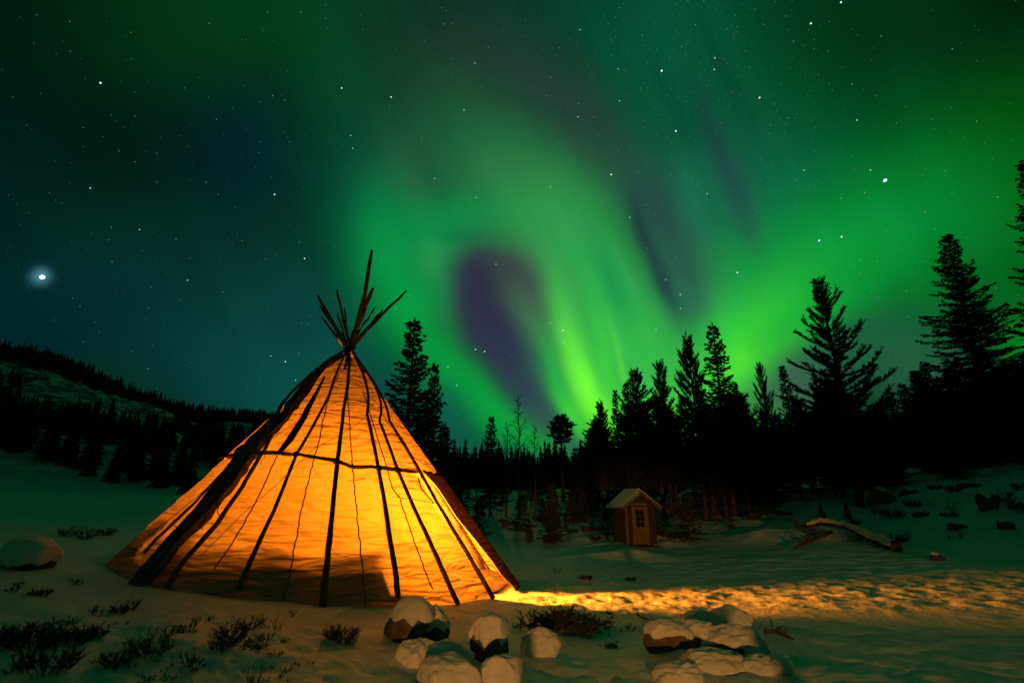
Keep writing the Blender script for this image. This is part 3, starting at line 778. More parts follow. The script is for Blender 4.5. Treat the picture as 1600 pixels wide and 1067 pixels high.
    st = MB(); st.box((.12, -.30, -.045), (1.05, .42, .05)); st.box((-.32, -.30, -.12), (.08, .36, .12)); st.box((.52, -.30, -.12), (.08, .36, .12)); B(st, 'doorstep', 'hut_board', e, .006)
    return (x, y, z)
HUT = build_hut()

# ------------------------------------------------------------------ stones with snow caps
def ico(n):
    import bmesh
    bm = bmesh.new(); bmesh.ops.create_icosphere(bm, subdivisions=n, radius=1)
    v = np.array([q.co[:] for q in bm.verts]); f = [tuple(w.index for w in q.verts) for q in bm.faces]; bm.free(); return v, f
ICO = ico(5)
def stone(px, by, w, h, cap, seed, label, name='snowy_rock', depth=.8, edge=.1, group=None):
    if px > 1040 and by > 960: h *= .92; cap *= .8
    rng = random.Random(seed); gx, gy, g = G(px, by); dist = gy * math.cos(TH) + (g - CH) * math.sin(TH)
    rx = w / F * dist / 2; rz = h / F * dist * .62; ry = rx * depth
    V, Fc = ICO; o = [rng.uniform(0, 50) for _ in range(3)]
    q = V * 1.0
    nz = vnoise(q[:, 0] * 1.5 + o[0], q[:, 1] * 1.5 + q[:, 2] * .9 + o[1], 1) * .26 + vnoise(q[:, 0] * 3.1 + o[1], q[:, 2] * 3.1 + q[:, 1] + o[2], 2) * .08 - .05
    fine = vnoise(q[:, 0] * 8 + q[:, 2] * 5 + o[0], q[:, 1] * 8 - q[:, 2] * 6, 3) * .025
    cut = []
    for _ in range(11):
        n_ = np.array([rng.gauss(0, 1), rng.gauss(0, 1), rng.gauss(0, .7)]); n_ /= np.linalg.norm(n_); cut.append((n_, rng.uniform(.55, .86)))
    def chop(p, g_):
        p = p.copy()
        for n_, d_ in cut:
            e_ = p @ n_ - (d_ + g_); k_ = np.maximum(e_, 0); p = p - n_ * k_[:, None] * .92
        return p * 1.14
    sc_ = np.array([rx, ry, rz]); e = empty(name, (gx, gy + ry * .9, g), label, 'rock', group)
    rock = chop(q * (1 + nz * .5 + fine)[:, None], 0) * sc_; rock[:, 2] += rz * .32
    l = link('stone', mk(rock, Fc), MATS['rock'], e)
    up_ = q[:, 2] + .25 * vnoise(q[:, 0] * 2.2 + o[2], q[:, 1] * 2.2 + o[0], 5) + .10 * vnoise(q[:, 0] * 5 + o[1], q[:, 1] * 5 + o[2], 6)
    t = np.clip((up_ - edge) / .35, 0, 1); t = t * t * (3 - 2 * t)
    th = -.06 + (cap * .7 + .07) * t
    snow = chop(q * (1 + nz * .5)[:, None], .03) * sc_; snow[:, 2] += rz * .32
    nrm = q / np.array([rx, ry, rz]); nrm /= np.linalg.norm(nrm, axis=1)[:, None]
    snow = snow + nrm * ((th + .015 * vnoise(q[:, 0] * 5 + o[0], q[:, 1] * 5 + q[:, 2] * 4 + o[1], 7) * t) * 1.0)[:, None] * np.array([.7, .7, 1.15])
    snow[:, 2] += .012 * vnoise(q[:, 0] * 4 + o[0], q[:, 1] * 4, 8) * t
    link('snow_cap', mk(snow, Fc), MATS['snow'], e)
    return e
def mk(v, f):
    me = bpy.data.meshes.new('stone'); me.from_pydata(v.tolist(), [], f); me.polygons.foreach_set('use_smooth', [True] * len(me.polygons)); me.update(); return me
stone(632, 1003, 74, 72, .07, 1, 'large boulder with a domed snow cap right under the middle of the tent', edge=.02)
stone(678, 1000, 42, 48, .05, 22, 'small rounded rock leaning on the right of the large snow domed boulder', edge=.0)
stone(763, 1038, 66, 72, .07, 3, 'reddish boulder with a tall snow cap and its dark underside bared to the front', edge=.18)
stone(845, 1026, 56, 34, .05, 4, 'lone rock buried in snow between the capped boulder and the brush pile', edge=-.9)
stone(652, 1040, 66, 28, .05, 5, 'low snow covered rock in front of the large domed boulder', edge=-.9)
stone(700, 1046, 70, 30, .05, 16, 'low snow covered rock left of the reddish capped boulder', edge=-.9)
stone(692, 1075, 100, 32, .05, 7, 'snow buried rock cut by the bottom edge of the photo, the left one', edge=-.9)
stone(782, 1076, 76, 36, .05, 8, 'snow buried rock directly below the reddish capped boulder at the photo edge', edge=-.9)
stone(1058, 1022, 84, 50, .06, 9, 'dark sided rock with thick snow at the left end of the right heap', edge=.12)
stone(1103, 1018, 62, 52, .06, 10, 'snow capped rock with dark gaps in the middle of the right heap', edge=.0)
stone(1150, 1022, 90, 48, .06, 11, 'broad snow covered rock at the right of the right heap', edge=-.2)
stone(1100, 985, 60, 26, .05, 12, 'flat snowy rock at the back of the right heap', edge=-.9)
stone(1148, 985, 70, 30, .05, 13, 'rounded snowy rock at the back right corner of the right heap', edge=-.9)
stone(1190, 1028, 46, 24, .04, 14, 'small snow lump at the right foot of the right heap', edge=-.9)
stone(1120, 1052, 110, 24, .04, 15, 'long low snowy rock in front of the right heap', edge=-.9)
stone(1205, 1056, 70, 20, .04, 6, 'flat snowy rock right of the long low one at the photo bottom', edge=-.9)
stone(1075, 1072, 80, 22, .04, 17, 'half buried snowy rock at the bottom edge below the right heap', edge=-.9)
stone(14, 890, 80, 50, .10, 18, 'rounded snow covered boulder cut by the left edge of the photo', edge=-.35)

# dark stones and stumps on the snowy slope to the right
for k, (x, y, w, h, lab) in enumerate([(1392, 786, 46, 26, 'dark stump heap on the snowy slope right of the tallest pine'), (1424, 772, 26, 12, 'small dark stone high on the snowy slope'),
        (1556, 796, 34, 34, 'tall dark stump on the slope near the right edge'), (1582, 828, 26, 16, 'dark stone low on the slope by the right edge'),
        (1502, 826, 30, 10, 'flat dark stone in the middle of the right slope'), (1470, 876, 20, 12, 'small dark stump on the open snow at the right'),
        (1445, 806, 26, 8, 'thin dark stone on the slope left of the middle'), (1530, 762, 40, 12, 'long dark stone at the top of the right slope')]):
    stone(x, y, w, h, .05, 60 + k, lab, 'dark_stone', edge=.62)

# ------------------------------------------------------------------ logs, brush, twigs
def log_px(pts, w, name, label, snow=True, branches=0, seed=0):
    rng = random.Random(seed); P = []
    for x, y, lift in pts:
        g = G(x, y); P.append(Vector((g[0], g[1], g[2] + lift)))
    Q = []
    for a, b in zip(P, P[1:]):
        for j in range(8): Q.append(a.lerp(b, j / 8) + Vector((rng.uniform(-1, 1), rng.uniform(-1, 1), rng.uniform(-1, 1))) * w * .15)
    Q.append(P[-1]); n = len(Q)
    e = empty(name, P[0], label, 'log')
    tr = MB().tube(Q, [w * (1 - .55 * i / n) for i in range(n)], 9).build('trunk', MATS['bark'], e, True)
    for k in range(branches):
        i = rng.randrange(n // 5, n); p = Q[i]; d = Vector((rng.uniform(-1, 1), rng.uniform(-.6, .6), rng.uniform(.0, .9))) * rng.uniform(.4, 1.0) * min(1, w / .1)
        MB().tube([p, p + d * .5 + Vector((0, 0, .05)), p + d + Vector((0, 0, -.05))], [w * .4, w * .25, w * .08], 6).build('branch', MATS['bark'], e, True)
    if snow:
        vs = []; m = 7
        for i, p in enumerate(Q):
            r = w * (1 - .55 * i / n); t = (Q[min(i + 1, n - 1)] - Q[max(i - 1, 0)]).normalized(); s_ = Vector((-t.y, t.x, 0)).normalized()
            h = (.9 + .5 * float(vnoise(i * .5, seed, 3))) * r
            for j in range(m):
                a = math.pi * j / (m - 1); vs.append(p + s_ * math.cos(a) * r * 1.02 + Vector((0, 0, r * .25 + math.sin(a) * (r * .8 + h * .8))))
        MB().add(vs, [(i * m + j, (i + 1) * m + j, (i + 1) * m + j + 1, i * m + j + 1) for i in range(n - 1) for j in range(m - 1)]).build('snow', MATS['snow'], e, True)
    return e
log_px([(1404, 862, .10), (1365, 852, .22), (1325, 838, .35), (1285, 832, .4), (1262, 835, .3)], .17, 'fallen_log', 'long snow topped fallen trunk sloping down over the snow bank on the right', True, 3, 1)
log_px([(1300, 842, .25), (1270, 850, .15), (1242, 858, .05)], .09, 'fallen_branch', 'bare crooked branch poking out from the left end of the fallen trunk', False, 7, 2)
log_px([(1172, 815, .3), (1205, 812, .35), (1240, 812, .3)], .16, 'fallen_log', 'dark log lying under the trees between the hut and the tallest pine', False, 1, 3)
log_px([(785, 822, .15), (812, 822, .15)], .16, 'fallen_log', 'short dark log on the snowy slope right of the tent', False, 1, 4)
log_px([(912, 832, .15), (945, 830, .15)], .14, 'fallen_log', 'short dark log in the snow left of the hut', False, 1, 5)
log_px([(1196, 992, .05), (1215, 995, .06), (1240, 1003, .03)], .035, 'dead_stick', 'crooked dark stick in the snow right of the stone heap', False, 5, 6)
log_px([(995, 962, .03), (1006, 970, .04), (1030, 974, .02)], .016, 'dead_stick', 'thin forked twig in the snow just below the lit strip', False, 5, 7)

def needles(mb, p, d, L, w, n, rng):                 # a shoot: thin blades set forward along it
    d = d.normalized(); a = d.cross(Vector((.3, .5, .8))).normalized(); b = d.cross(a)
    for k in range(n):
        t = k / n; c = p + d * L * t; ph = rng.uniform(0, 6.28); s = (a * math.cos(ph) + b * math.sin(ph)); q = (s + d * .9).normalized() * w * rng.uniform(.7, 1.2)
        o = d.cross(s) * w * .16
        mb.add([c - o, c + o, c + q], [(0, 1, 2)])
def heather(seed, r, h, n, leafy=True, spread=1.0):
    rng = random.Random(seed); st = MB(); lf = MB()
    for i in range(n):
        a = rng.uniform(0, 6.28); rr_ = r * math.sqrt(rng.random()) * .6; p = Vector((math.cos(a) * rr_, math.sin(a) * rr_, -.03))
        d = Vector((math.cos(a) * rng.uniform(.1, 1.0) * spread, math.sin(a) * rng.uniform(.1, 1.0) * spread, rng.uniform(.5, 1.2))).normalized(); L = h * rng.uniform(.5, 1.1)
        pts = [p, p + d * L * .5 + Vector((rng.uniform(-.1, .1), rng.uniform(-.1, .1), 0)) * L, p + d * L + Vector((rng.uniform(-.2, .2), rng.uniform(-.2, .2), -.05)) * L]
        st.tube(pts, [.006, .004, .0015], 4, False)
        for k in range(3):
            b = pts[1].lerp(pts[2], rng.random()); e_ = (d + Vector((rng.uniform(-1, 1), rng.uniform(-1, 1), rng.uniform(-.2, .8)))).normalized() * L * .35
            st.tube([b, b + e_], [.003, .001], 3, False)
            if leafy: needles(lf, b, e_, L * .35, .028, 10, rng)
        if leafy: needles(lf, pts[1], pts[2] - pts[1], L * .5, .03, 14, rng)
    return st.mesh('stems'), (lf.mesh('leaves') if leafy else None)
HV = [heather(1, .28, .26, 60), heather(2, .2, .34, 34), heather(3, .12, .30, 12, False, .6), heather(4, .35, .20, 70), heather(5, .1, .2, 10)]
def plant(px, py, k, s, name, label, rz=0, group=None):
    s *= .62
    g = G(px, py); e = empty(name, g, label, 'plant', group, rz); e.scale = (s, s, s)
    link('stems', HV[k][0], MATS['twig'], e)
    if HV[k][1]: link('leaves', HV[k][1], MATS['heather'], e)
for i, (x, y, k, s, lab) in enumerate([
    (45, 1015, 0, 1.5, 'broad dark heather clump at the far left of the foreground'), (70, 1045, 3, 1.4, 'low heather clump below the broad one near the lower left corner'),
    (25, 1000, 3, 1.2, 'low heather at the left edge of the photo above the broad clump'), (105, 1010, 0, 1.2, 'heather clump just right of the broad left one'), (130, 998, 3, 1.1, 'flat heather patch right of the left clumps'),
    (235, 1025, 1, 1.2, 'tall dark heather tuft standing alone in the left foreground snow'), (180, 1040, 0, .8, 'small heather tuft lower left of the lone tall tuft'),
    (205, 1018, 4, 1.1, 'tiny sprig left of the lone tall tuft'), (262, 1012, 2, 1.0, 'bare upright twigs right of the lone tall tuft'), (303, 1045, 4, 1.4, 'dark sprig in the snow near the bottom left middle'),
    (360, 1000, 0, 1.1, 'slanting heather bush below the left foot of the tent'), (385, 985, 1, .9, 'reddish heather tuft at the top of the slanting bush'), (345, 1012, 3, .8, 'low heather at the lower end of the slanting bush'),
    (408, 975, 2, .8, 'bare twigs right of the slanting heather bush'), (432, 985, 2, .9, 'thin bare stalks below the front of the tent'), (415, 1002, 4, .9, 'small sprig under the thin bare stalks'),
    (300, 980, 4, 1.0, 'pale sprig left of the slanting heather bush'), (185, 960, 0, .7, 'heather tuft by the left corner pole of the tent'), (205, 952, 1, .7, 'heather stems against the foot of the bundled poles'),
    (120, 915, 4, 1.0, 'small sprig left of the tent foot'), (62, 930, 3, .8, 'low heather below the snowy boulder at the left edge'), (20, 925, 4, 1.2, 'sprig under the snowy boulder at the very left'),
    (395, 1072, 2, 1.1, 'forked bare twig at the bottom edge of the photo'), (150, 962, 4, 1.0, 'dark sprig in the snow in front of the left tent corner'),
    (535, 1003, 0, 1.2, 'dark shrub in the snow left of the large domed boulder'), (518, 998, 1, .8, 'twiggy tuft beside the front pole of the tent'),
    (455, 962, 4, .7, 'tiny sprig on the snow edge at the tent hem'), (985, 985, 4, .9, 'tiny sprig right of the brush pile'), (955, 1012, 3, .5, 'small flat heather in the bare snow between the rocks'),
    (915, 905, 3, 1.0, 'dark litter tuft on the snow beyond the lit strip'), (985, 907, 3, .8, 'small litter tuft on the snow right of the others beyond the strip'), (870, 896, 4, 1.2, 'thin sprig on the snow beyond the tent doorway')]):
    plant(x, y, k, s, 'heather_plant', lab, i * 1.3)
for i, (x, y, k, s, lab) in enumerate([(105, 838, 1, 2.2, 'first bare shrub on the dark field behind the left boulder'), (133, 842, 1, 2.4, 'second shrub on the field left of the tent'), (165, 836, 0, 2.2, 'bushier third shrub on the field beside the tent')]):
    plant(x, y, k, s * .6, 'field_shrub', lab, i)
# pile of spruce boughs
def brush_pile():
    rng = random.Random(12); g = G(882, 985); e = empty('brush_pile', g, 'dark heap of cut spruce boughs in the snow below the lit strip', 'brush pile'); st = MB(); lf = MB()
    for i in range(210):
        x = rng.gauss(0, .30); y = rng.gauss(0, .16); h = max(.02, .22 - abs(x) * .28) * rng.random()
        p = Vector((x, y, h)); d = Vector((rng.uniform(-1, 1), rng.uniform(-.6, .6), rng.uniform(-.15, .45))).normalized(); L = rng.uniform(.10, .24)
        st.tube([p, p + d * L], [.005, .002], 4, False); needles(lf, p, d, L, .045, 26, rng)
        for k in range(3):
            b = p + d * L * rng.random(); q = (d + Vector((rng.uniform(-1, 1), rng.uniform(-1, 1), rng.uniform(-.3, .3)))).normalized(); needles(lf, b, q, .12, .04, 12, rng)
    link('boughs', st.mesh('boughs'), MATS['twig'], e); link('needles', lf.mesh('needles'), MATS['needle'], e)
brush_pile()

rs_ = random.Random(31)
for i in range(46):
    x = rs_.uniform(1340, 1600) if i % 2 else rs_.uniform(780, 1340); y = rs_.uniform(752, 850) if i % 2 else rs_.uniform(812, 848)
    plant(x, y, rs_.randrange(4), rs_.uniform(1.6, 3.0), 'slope_shrub', 'low dark heather shrub half buried on the snow at the forest foot', i, 'shrubs on the snowy slopes')

for i in range(44):
    x = rs_.uniform(-10, 500); y = rs_.uniform(950, 1060) if x < 330 else rs_.uniform(975, 1065)
    if i > 33: x = rs_.uniform(880, 1010); y = rs_.uniform(950, 1010)
    k = rs_.choice((0, 3, 4, 4)); s_ = rs_.uniform(.45, 1.1) * (1.0 if k != 4 else 1.4)
    g = G(x, y); e = empty('snowy_twigs', (g[0], g[1], g[2] - .08 * s_), 'small half buried twigs poking through the foreground snow', 'plant', 'half buried twigs in the foreground', i * 1.1); e.scale = (s_ * .62,) * 3
    link('stems', HV[k][0], MATS['twig'], e); link('leaves', HV[k][1], MATS['heather'], e)

# ------------------------------------------------------------------ trees
def grow(kind, seed, H, Rr, dens=1.0, crown0=.1, gap=0.0, lod=1.0):
    """kind spruce: drooping then rising boughs; pine: rising boughs with tufts; returns trunk mesh and crown mesh, foot at the origin"""
    rng = random.Random(seed); tr = MB(); cr = MB()
    bend = [Vector((rng.uniform(-1, 1), rng.uniform(-1, 1), 0)) * .012 * H for _ in range(4)]
    def axis(t): return bend[0] * math.sin(t * 3.1) + bend[1] * math.sin(t * 6) * .4 + Vector((0, 0, H * t))
    n = 14; w0 = .014 * H + .03
    tr.tube([axis(i / n) + Vector((0, 0, -.3 if i == 0 else 0)) for i in range(n + 1)], [w0 * (1 - i / n) ** .8 + .008 for i in range(n + 1)], 8)
    z = crown0; step = (.030 if kind == 'spruce' else .042) / dens
    while z < .985:
        f = (z - crown0) / (1 - crown0)
        prof = (1 - f) ** .85 if kind == 'spruce' else (1 - f) ** .7 * min(1, .55 + f * 1.6)
        if kind == 'top': prof = math.sin(min(1, f * 1.15 + .15) * math.pi) ** .6
        nb = rng.choice((5, 6, 7)) if kind == 'spruce' else rng.choice((4, 5, 5)); a0 = rng.uniform(0, 6.28)
        for k in range(nb):
            if rng.random() < gap: continue
            a = a0 + 6.283 * k / nb + rng.uniform(-.25, .25); L = Rr * prof * rng.choice((.4, .6, .8, .95, 1.05, 1.28)) + .035 * H * (1 - f) * .5 + .12
            if kind == 'spruce': el0 = -.18 + .75 * f + rng.uniform(-.22, .22); el1 = el0 + .45
            elif kind == 'pine': el0 = .12 + .55 * f + rng.uniform(-.28, .28); el1 = el0 + .55
            else: el0 = .1 + rng.uniform(-.2, .3); el1 = el0 + .2
            p = axis(min(1, z + rng.uniform(-.01, .01))); pts = [p]; m = 6
            for i in range(m):
                el = el0 + (el1 - el0) * (i / m) ** 1.5
                p = p + Vector((math.cos(a) * math.cos(el), math.sin(a) * math.cos(el), math.sin(el))) * L / m; pts.append(p)
            rb = .006 + .010 * L
            tr.tube(pts, [rb * (1 - .85 * i / m) for i in range(m + 1)], 4, False)
            # side shoots
            ns = max(3, int((L / .15 if kind == 'spruce' else L / .085) * lod))
            for s in range(ns):
                t = (.14 if kind == 'spruce' else .16) + (.86 if kind == 'spruce' else .84) * (s + rng.random() * .6) / ns; t = min(t, 1)
                i = min(m - 1, int(t * m)); q = pts[i].lerp(pts[i + 1], t * m - i); dd = (pts[i + 1] - pts[i]).normalized()
                side = dd.cross(Vector((0, 0, 1))).normalized() * (1 if s % 2 else -1)
                if kind == 'spruce':
                    d2 = (dd * .8 + side * rng.uniform(.5, 1.1) + Vector((0, 0, rng.uniform(-.45, .12)))).normalized(); l2 = (.14 + .34 * L * (1 - t) ** .8) * rng.uniform(.7, 1.2)
                    spray(cr, q, d2, l2, .085, max(3, int(7 * lod * (l2 / .3) ** .5)), rng)
                else:
                    d2 = (dd * .9 + side * rng.uniform(.2, 1.0) + Vector((0, 0, rng.uniform(.0, .8)))).normalized(); l2 = rng.uniform(.18, .42)
                    tuft(cr, q, d2, l2, .115, max(5, int(12 * lod)), rng)
            if kind == 'spruce': spray(cr, pts[-2], pts[-1] - pts[-2], L / m * 1.3, .07, 6, rng)
            else: tuft(cr, pts[-1] - (pts[-1] - pts[-2]) * .5, pts[-1] - pts[-2], .26, .10, int(12 * lod) + 3, rng)
        z += step * rng.uniform(.8, 1.25)
    tp = axis(.96); (spray if kind == 'spruce' else tuft)(cr, tp, Vector((0, 0, 1)), H * .045, .07, 10, rng)
    tm = tr.mesh('trunk', True); cm = cr.mesh('crown')
    return tm, cm
def spray(mb, p, d, L, w, n, rng):
    d = d.normalized(); s = d.cross(Vector((0, 0, 1)))
    s = s.normalized() if s.length > .05 else Vector((1, 0, 0)); u = s.cross(d)
    V = []; Fs = []
    for k in range(n):
        t = k / n; c = p + d * (L * t); q = 1 if k % 2 else -1; ww = w * (1.35 - .8 * t) * rng.uniform(.7, 1.3)
        tip = c + d * ww * 1.3 + s * q * ww + u * ww * rng.uniform(-.6, .5); o = len(V); h = d * ww * .42
        V += [c - h * .5, c + h, tip]; Fs.append((o, o + 1, o + 2))
        V += [c - s * q * .02 - u * .03, c + d * ww * .9 + u * ww * .3, tip - u * ww * .6]; Fs.append((o + 3, o + 4, o + 5))
    mb.add(V, Fs)
def tuft(mb, p, d, L, w, n, rng):
    d = d.normalized(); a = d.cross(Vector((.2, .4, .9)))
    a = a.normalized() if a.length > .05 else Vector((1, 0, 0)); b = d.cross(a); V = []; Fs = []
    for k in range(n):
        t = (k + rng.random()) / n; c = p + d * (L * t); ph = k * 2.4; s = a * math.cos(ph) + b * math.sin(ph)
        q = (s + d * .75).normalized() * w * rng.uniform(.8, 1.25); h = d.cross(s) * w * .32; o = len(V)
        V += [c - h, c + h, c + q]; Fs.append((o, o + 1, o + 2))
    mb.add(V, Fs)
PROTO = {}
def proto(key, *a, **k):
    if key not in PROTO: PROTO[key] = (grow(*a, **k), a[2])
    return PROTO[key]
for i in range(4): proto(('s', i), 'spruce', 100 + i, 9.0, 1.55 + .25 * (i % 2), 1.0, (.20, .05, .24, .12)[i], .08)
for i in range(3): proto(('p', i), 'pine', 200 + i, 8.0, 1.6 + .2 * i, 1.45, .26, .08)
for i in range(2): proto(('l', i), 'spruce', 300 + i, 9.0, 1.5, .8, .04, .05, .35)
for i in range(2): proto(('y', i), 'spruce', 320 + i, 3.0, .75, .5, .05, .1, .8)
def tree_at(x, y, H, key, name, label, cat, wid=1.0, rz=0.0, group=None, far=False, sink=.1):
    (tm, cm), h0 = PROTO[key]; s = H / h0
    e = empty(name, (x, y, gz1(x, y) - sink), label, cat, group, rz); e.scale = (s * wid, s * wid, s)
    link('trunk', tm, MATS['bark'], e); link('crown', cm, MATS['needle'], e)
    return e
def tree_px(tx, ty, Y, *a, **k):       # top seen at tx, ty; standing at depth Y
    d = ray(tx, ty); t = Y / d[1]; x = float(d[0] * t); z = CH + float(d[2] * t)
    H = z - gz1(x, Y) + .1
    return tree_at(x, Y, H, *a, **k)
# the trees one can tell apart
proto('hero_left', 'spruce', 41, 9.6, 2.15, 1.05, .03, .10)
proto('hero_pine', 'pine', 42, 11.5, 2.7, 1.7, .12, .04)
proto('hero_right', 'spruce', 43, 15, 3.0, 2.1, .22, .03)
tree_px(648, 497, 24.5, 'hero_left', 'spruce_tree', 'tall dark spruce rising right behind the right side of the tent', 'spruce')
tree_px(680, 565, 24, ('s', 1), 'spruce_tree', 'slimmer shorter spruce against the right flank of the tall spruce behind the tent', 'spruce', .62, 1)
tree_px(664, 610, 26, ('s', 2), 'spruce_tree', 'low spruce filling the gap between the two behind the tent', 'spruce', .9, 2)
tree_px(694, 668, 23, ('s', 0), 'spruce_tree', 'short wide spruce at the right foot of the pair behind the tent', 'spruce', 1.5, 2.2)
tree_px(768, 650, 34, ('s', 3), 'spruce_tree', 'dark narrow spruce left of the bare birch', 'spruce', .85, 2.5)
tree_px(937, 632, 33, ('p', 1), 'pine_tree', 'outermost left pine of the forest beside the bright aurora', 'pine', .75)
tree_px(961, 611, 34, ('s', 0), 'spruce_tree', 'narrow spruce second from the left end of the forest', 'spruce', .6, 1)
tree_px(993, 583, 35, ('p', 2), 'pine_tree', 'thick dark pine left of the airy one above the hut', 'pine', .85, 1.4)
tree_px(977, 595, 36, ('s', 1), 'spruce_tree', 'dark spruce merging with the thick pine above the hut', 'spruce', .7, 2)
tree_px(1029, 567, 34, ('p', 0), 'pine_tree', 'airy thin pine directly above the hut roof', 'pine', .62, 2)
tree_px(1074, 532, 33, ('p', 1), 'pine_tree', 'open pine with green light shining through, left of the pointed spruce', 'pine', .68, 3)
tree_px(1113, 504, 33, ('s', 2), 'spruce_tree', 'tall pointed spruce in the middle of the forest', 'spruce', .85, .5)
tree_px(1145, 596, 34, ('s', 3), 'spruce_tree', 'shorter spruce on the right shoulder of the pointed one', 'spruce', 1.0, 1.5)
tree_px(1186, 573, 33, ('p', 2), 'pine_tree', 'slim whorled young pine between the pointed spruce and the tallest pine', 'pine', .42, .2)
tree_px(1221, 573, 34, ('s', 0), 'spruce_tree', 'even cone shaped spruce just left of the tallest pine', 'spruce', .75, 2.8)
tree_px(1279, 443, 31, 'hero_pine', 'pine_tree', 'tallest pine with long upturned boughs reaching right', 'pine', 1.0, .8)
tree_px(1478, 365, 46, 'hero_right', 'spruce_tree', 'large spruce standing high over the dark ridge on the right', 'spruce', 1.0, .4)
tree_px(1597, 252, 40, 'hero_right', 'spruce_tree', 'tall spruce cut off by the right edge of the photo', 'spruce', .8, 2.5)
# pine with a bare stem
def stem_pine():
    rng = random.Random(9); d = ray(876, 654); Y = 42.0; t = Y / d[1]; x = float(d[0] * t); z = CH + float(d[2] * t); g = gz1(x, Y); H = z - g
    e = empty('stem_pine_tree', (x, Y, g - .1), 'lone pine with a long bare stem and a small layered crown', 'pine'); tr = MB(); cr = MB()
    tr.tube([(.04 * math.sin(i), 0, H * i / 10) for i in range(11)], [.17 - .012 * i for i in range(11)], 8)
    for zz, L, n in ((.99, .45, 6), (.94, .8, 7), (.88, 1.0, 7), (.82, 1.15, 7), (.76, 1.0, 6), (.70, .8, 3)):
        for k in range(n):
            a = 6.283 * k / n + rng.uniform(-.3, .3); l = L * rng.uniform(.6, 1.1); p = Vector((0, 0, H * zz)); q = p + Vector((math.cos(a) * l, math.sin(a) * l, rng.uniform(-.05, .3)))
            tr.tube([p, p.lerp(q, .5) + Vector((0, 0, .08)), q], [.04, .025, .01], 4, False)
            for s in range(9):
                c = p.lerp(q, .35 + .65 * s / 9); tuft(cr, c + Vector((rng.uniform(-.15, .15), rng.uniform(-.15, .15), rng.uniform(-.05, .12))), Vector((math.cos(a) + rng.uniform(-.8, .8), math.sin(a) + rng.uniform(-.8, .8), .7)), .28, .17, 12, rng)
    link('trunk', tr.mesh('trunk', True), MATS['bark'], e); link('crown', cr.mesh('crown'), MATS['needle'], e)
stem_pine()
# bare birches
def birch(seed, H):
    rng = random.Random(seed); tr = MB(); tw = MB()
    ax = [Vector((.06 * math.sin(i * .9 + seed), .05 * math.cos(i), H * i / 12)) for i in range(13)]
    tr.tube(ax, [.09 * (1 - i / 13) ** .9 + .008 for i in range(13)], 7)
    def br(p, d, L, r, dep):
        pts = [p]; q = p; dd = d.normalized()
        for i in range(5):
            dd = (dd + Vector((rng.uniform(-.25, .25), rng.uniform(-.25, .25), rng.uniform(-.12, .16) - (.10 * i if dep > 1 else 0)))).normalized(); q = q + dd * L / 5; pts.append(q)
        (tr if dep == 0 else tw).tube(pts, [r * (1 - .16 * i) for i in range(6)], 4 if dep else 5, False)
        if dep < 3:
            for k in range((6, 6, 5)[dep]):
                i = rng.randrange(1, 5); s = Vector((rng.uniform(-1, 1), rng.uniform(-1, 1), rng.uniform(-.1, .7)))
                br(pts[i], dd * .6 + s * .7, L * rng.uniform(.35, .6), r * .45, dep + 1)
    for k in range(22):
        t = .3 + .68 * k / 22; i = min(11, int(t * 12)); a = k * 2.4
        br(ax[i].lerp(ax[i + 1], t * 12 - i), Vector((math.cos(a), math.sin(a), 1.1)), H * .26 * (1.15 - t), .026, 0 if k < 0 else 1)
    return tr.mesh('trunk', True), tw.mesh('twigs')
BI = [birch(1, 8), birch(2, 7)]
for i, (tx, ty, Y, w, lab) in enumerate([(810, 612, 33, .8, 'tallest bare birch with a round airy top against the sky'), (792, 655, 34, .9, 'bare birch left of the tallest birch'), (835, 660, 35, .9, 'bare birch right of the tallest birch')]):
    d = ray(tx, ty); t = Y / d[1]; x = float(d[0] * t); H = CH + float(d[2] * t) - gz1(x, Y)
    b = BI[i % 2]; e = empty('birch_tree', (x, Y, gz1(x, Y) - .1), lab, 'birch', None, i * 2.0); s = H / (8 if i % 2 == 0 else 7); e.scale = (s * w, s * w, s)
    link('trunk', b[0], MATS['birch_bark'], e); link('twigs', b[1], MATS['twig'], e)
# forest between and behind them: further trees, each its own object
rng = random.Random(77)
GA = 'dark trees of the forest behind the hut'
line_ = [(880, 735), (905, 690), (930, 650), (960, 640), (1000, 625), (1040, 622), (1080, 612), (1140, 612), (1165, 625), (1200, 628), (1250, 600), (1300, 590), (1340, 615), (1372, 640)]
lx = [q[0] for q in line_]; ly = [q[1] for q in line_]
for i in range(64):
    x = rng.uniform(888, 1378); y = float(np.interp(x, lx, ly)) + rng.uniform(-4, 60); Y = rng.uniform(32, 48)
    k = rng.choice([('s', 0), ('s', 1), ('s', 2), ('s', 3), ('p', 0), ('p', 2)]); pine = k[0] == 'p'
    tree_px(x, y, Y, k, 'forest_pine' if pine else 'forest_spruce', 'dark %s among the crowded trees of the forest behind the hut' % ('pine' if pine else 'spruce'), 'pine' if pine else 'spruce', rng.uniform(1.1, 1.6), rng.uniform(0, 6), GA)
GB = 'trees of the dark ridge on the right'
line_ = [(1352, 655), (1372, 628), (1400, 612), (1425, 596), (1440, 580), (1460, 597), (1490, 585), (1520, 572), (1560, 567), (1610, 560), (1680, 540)]
lx = [q[0] for q in line_]; ly = [q[1] for q in line_]
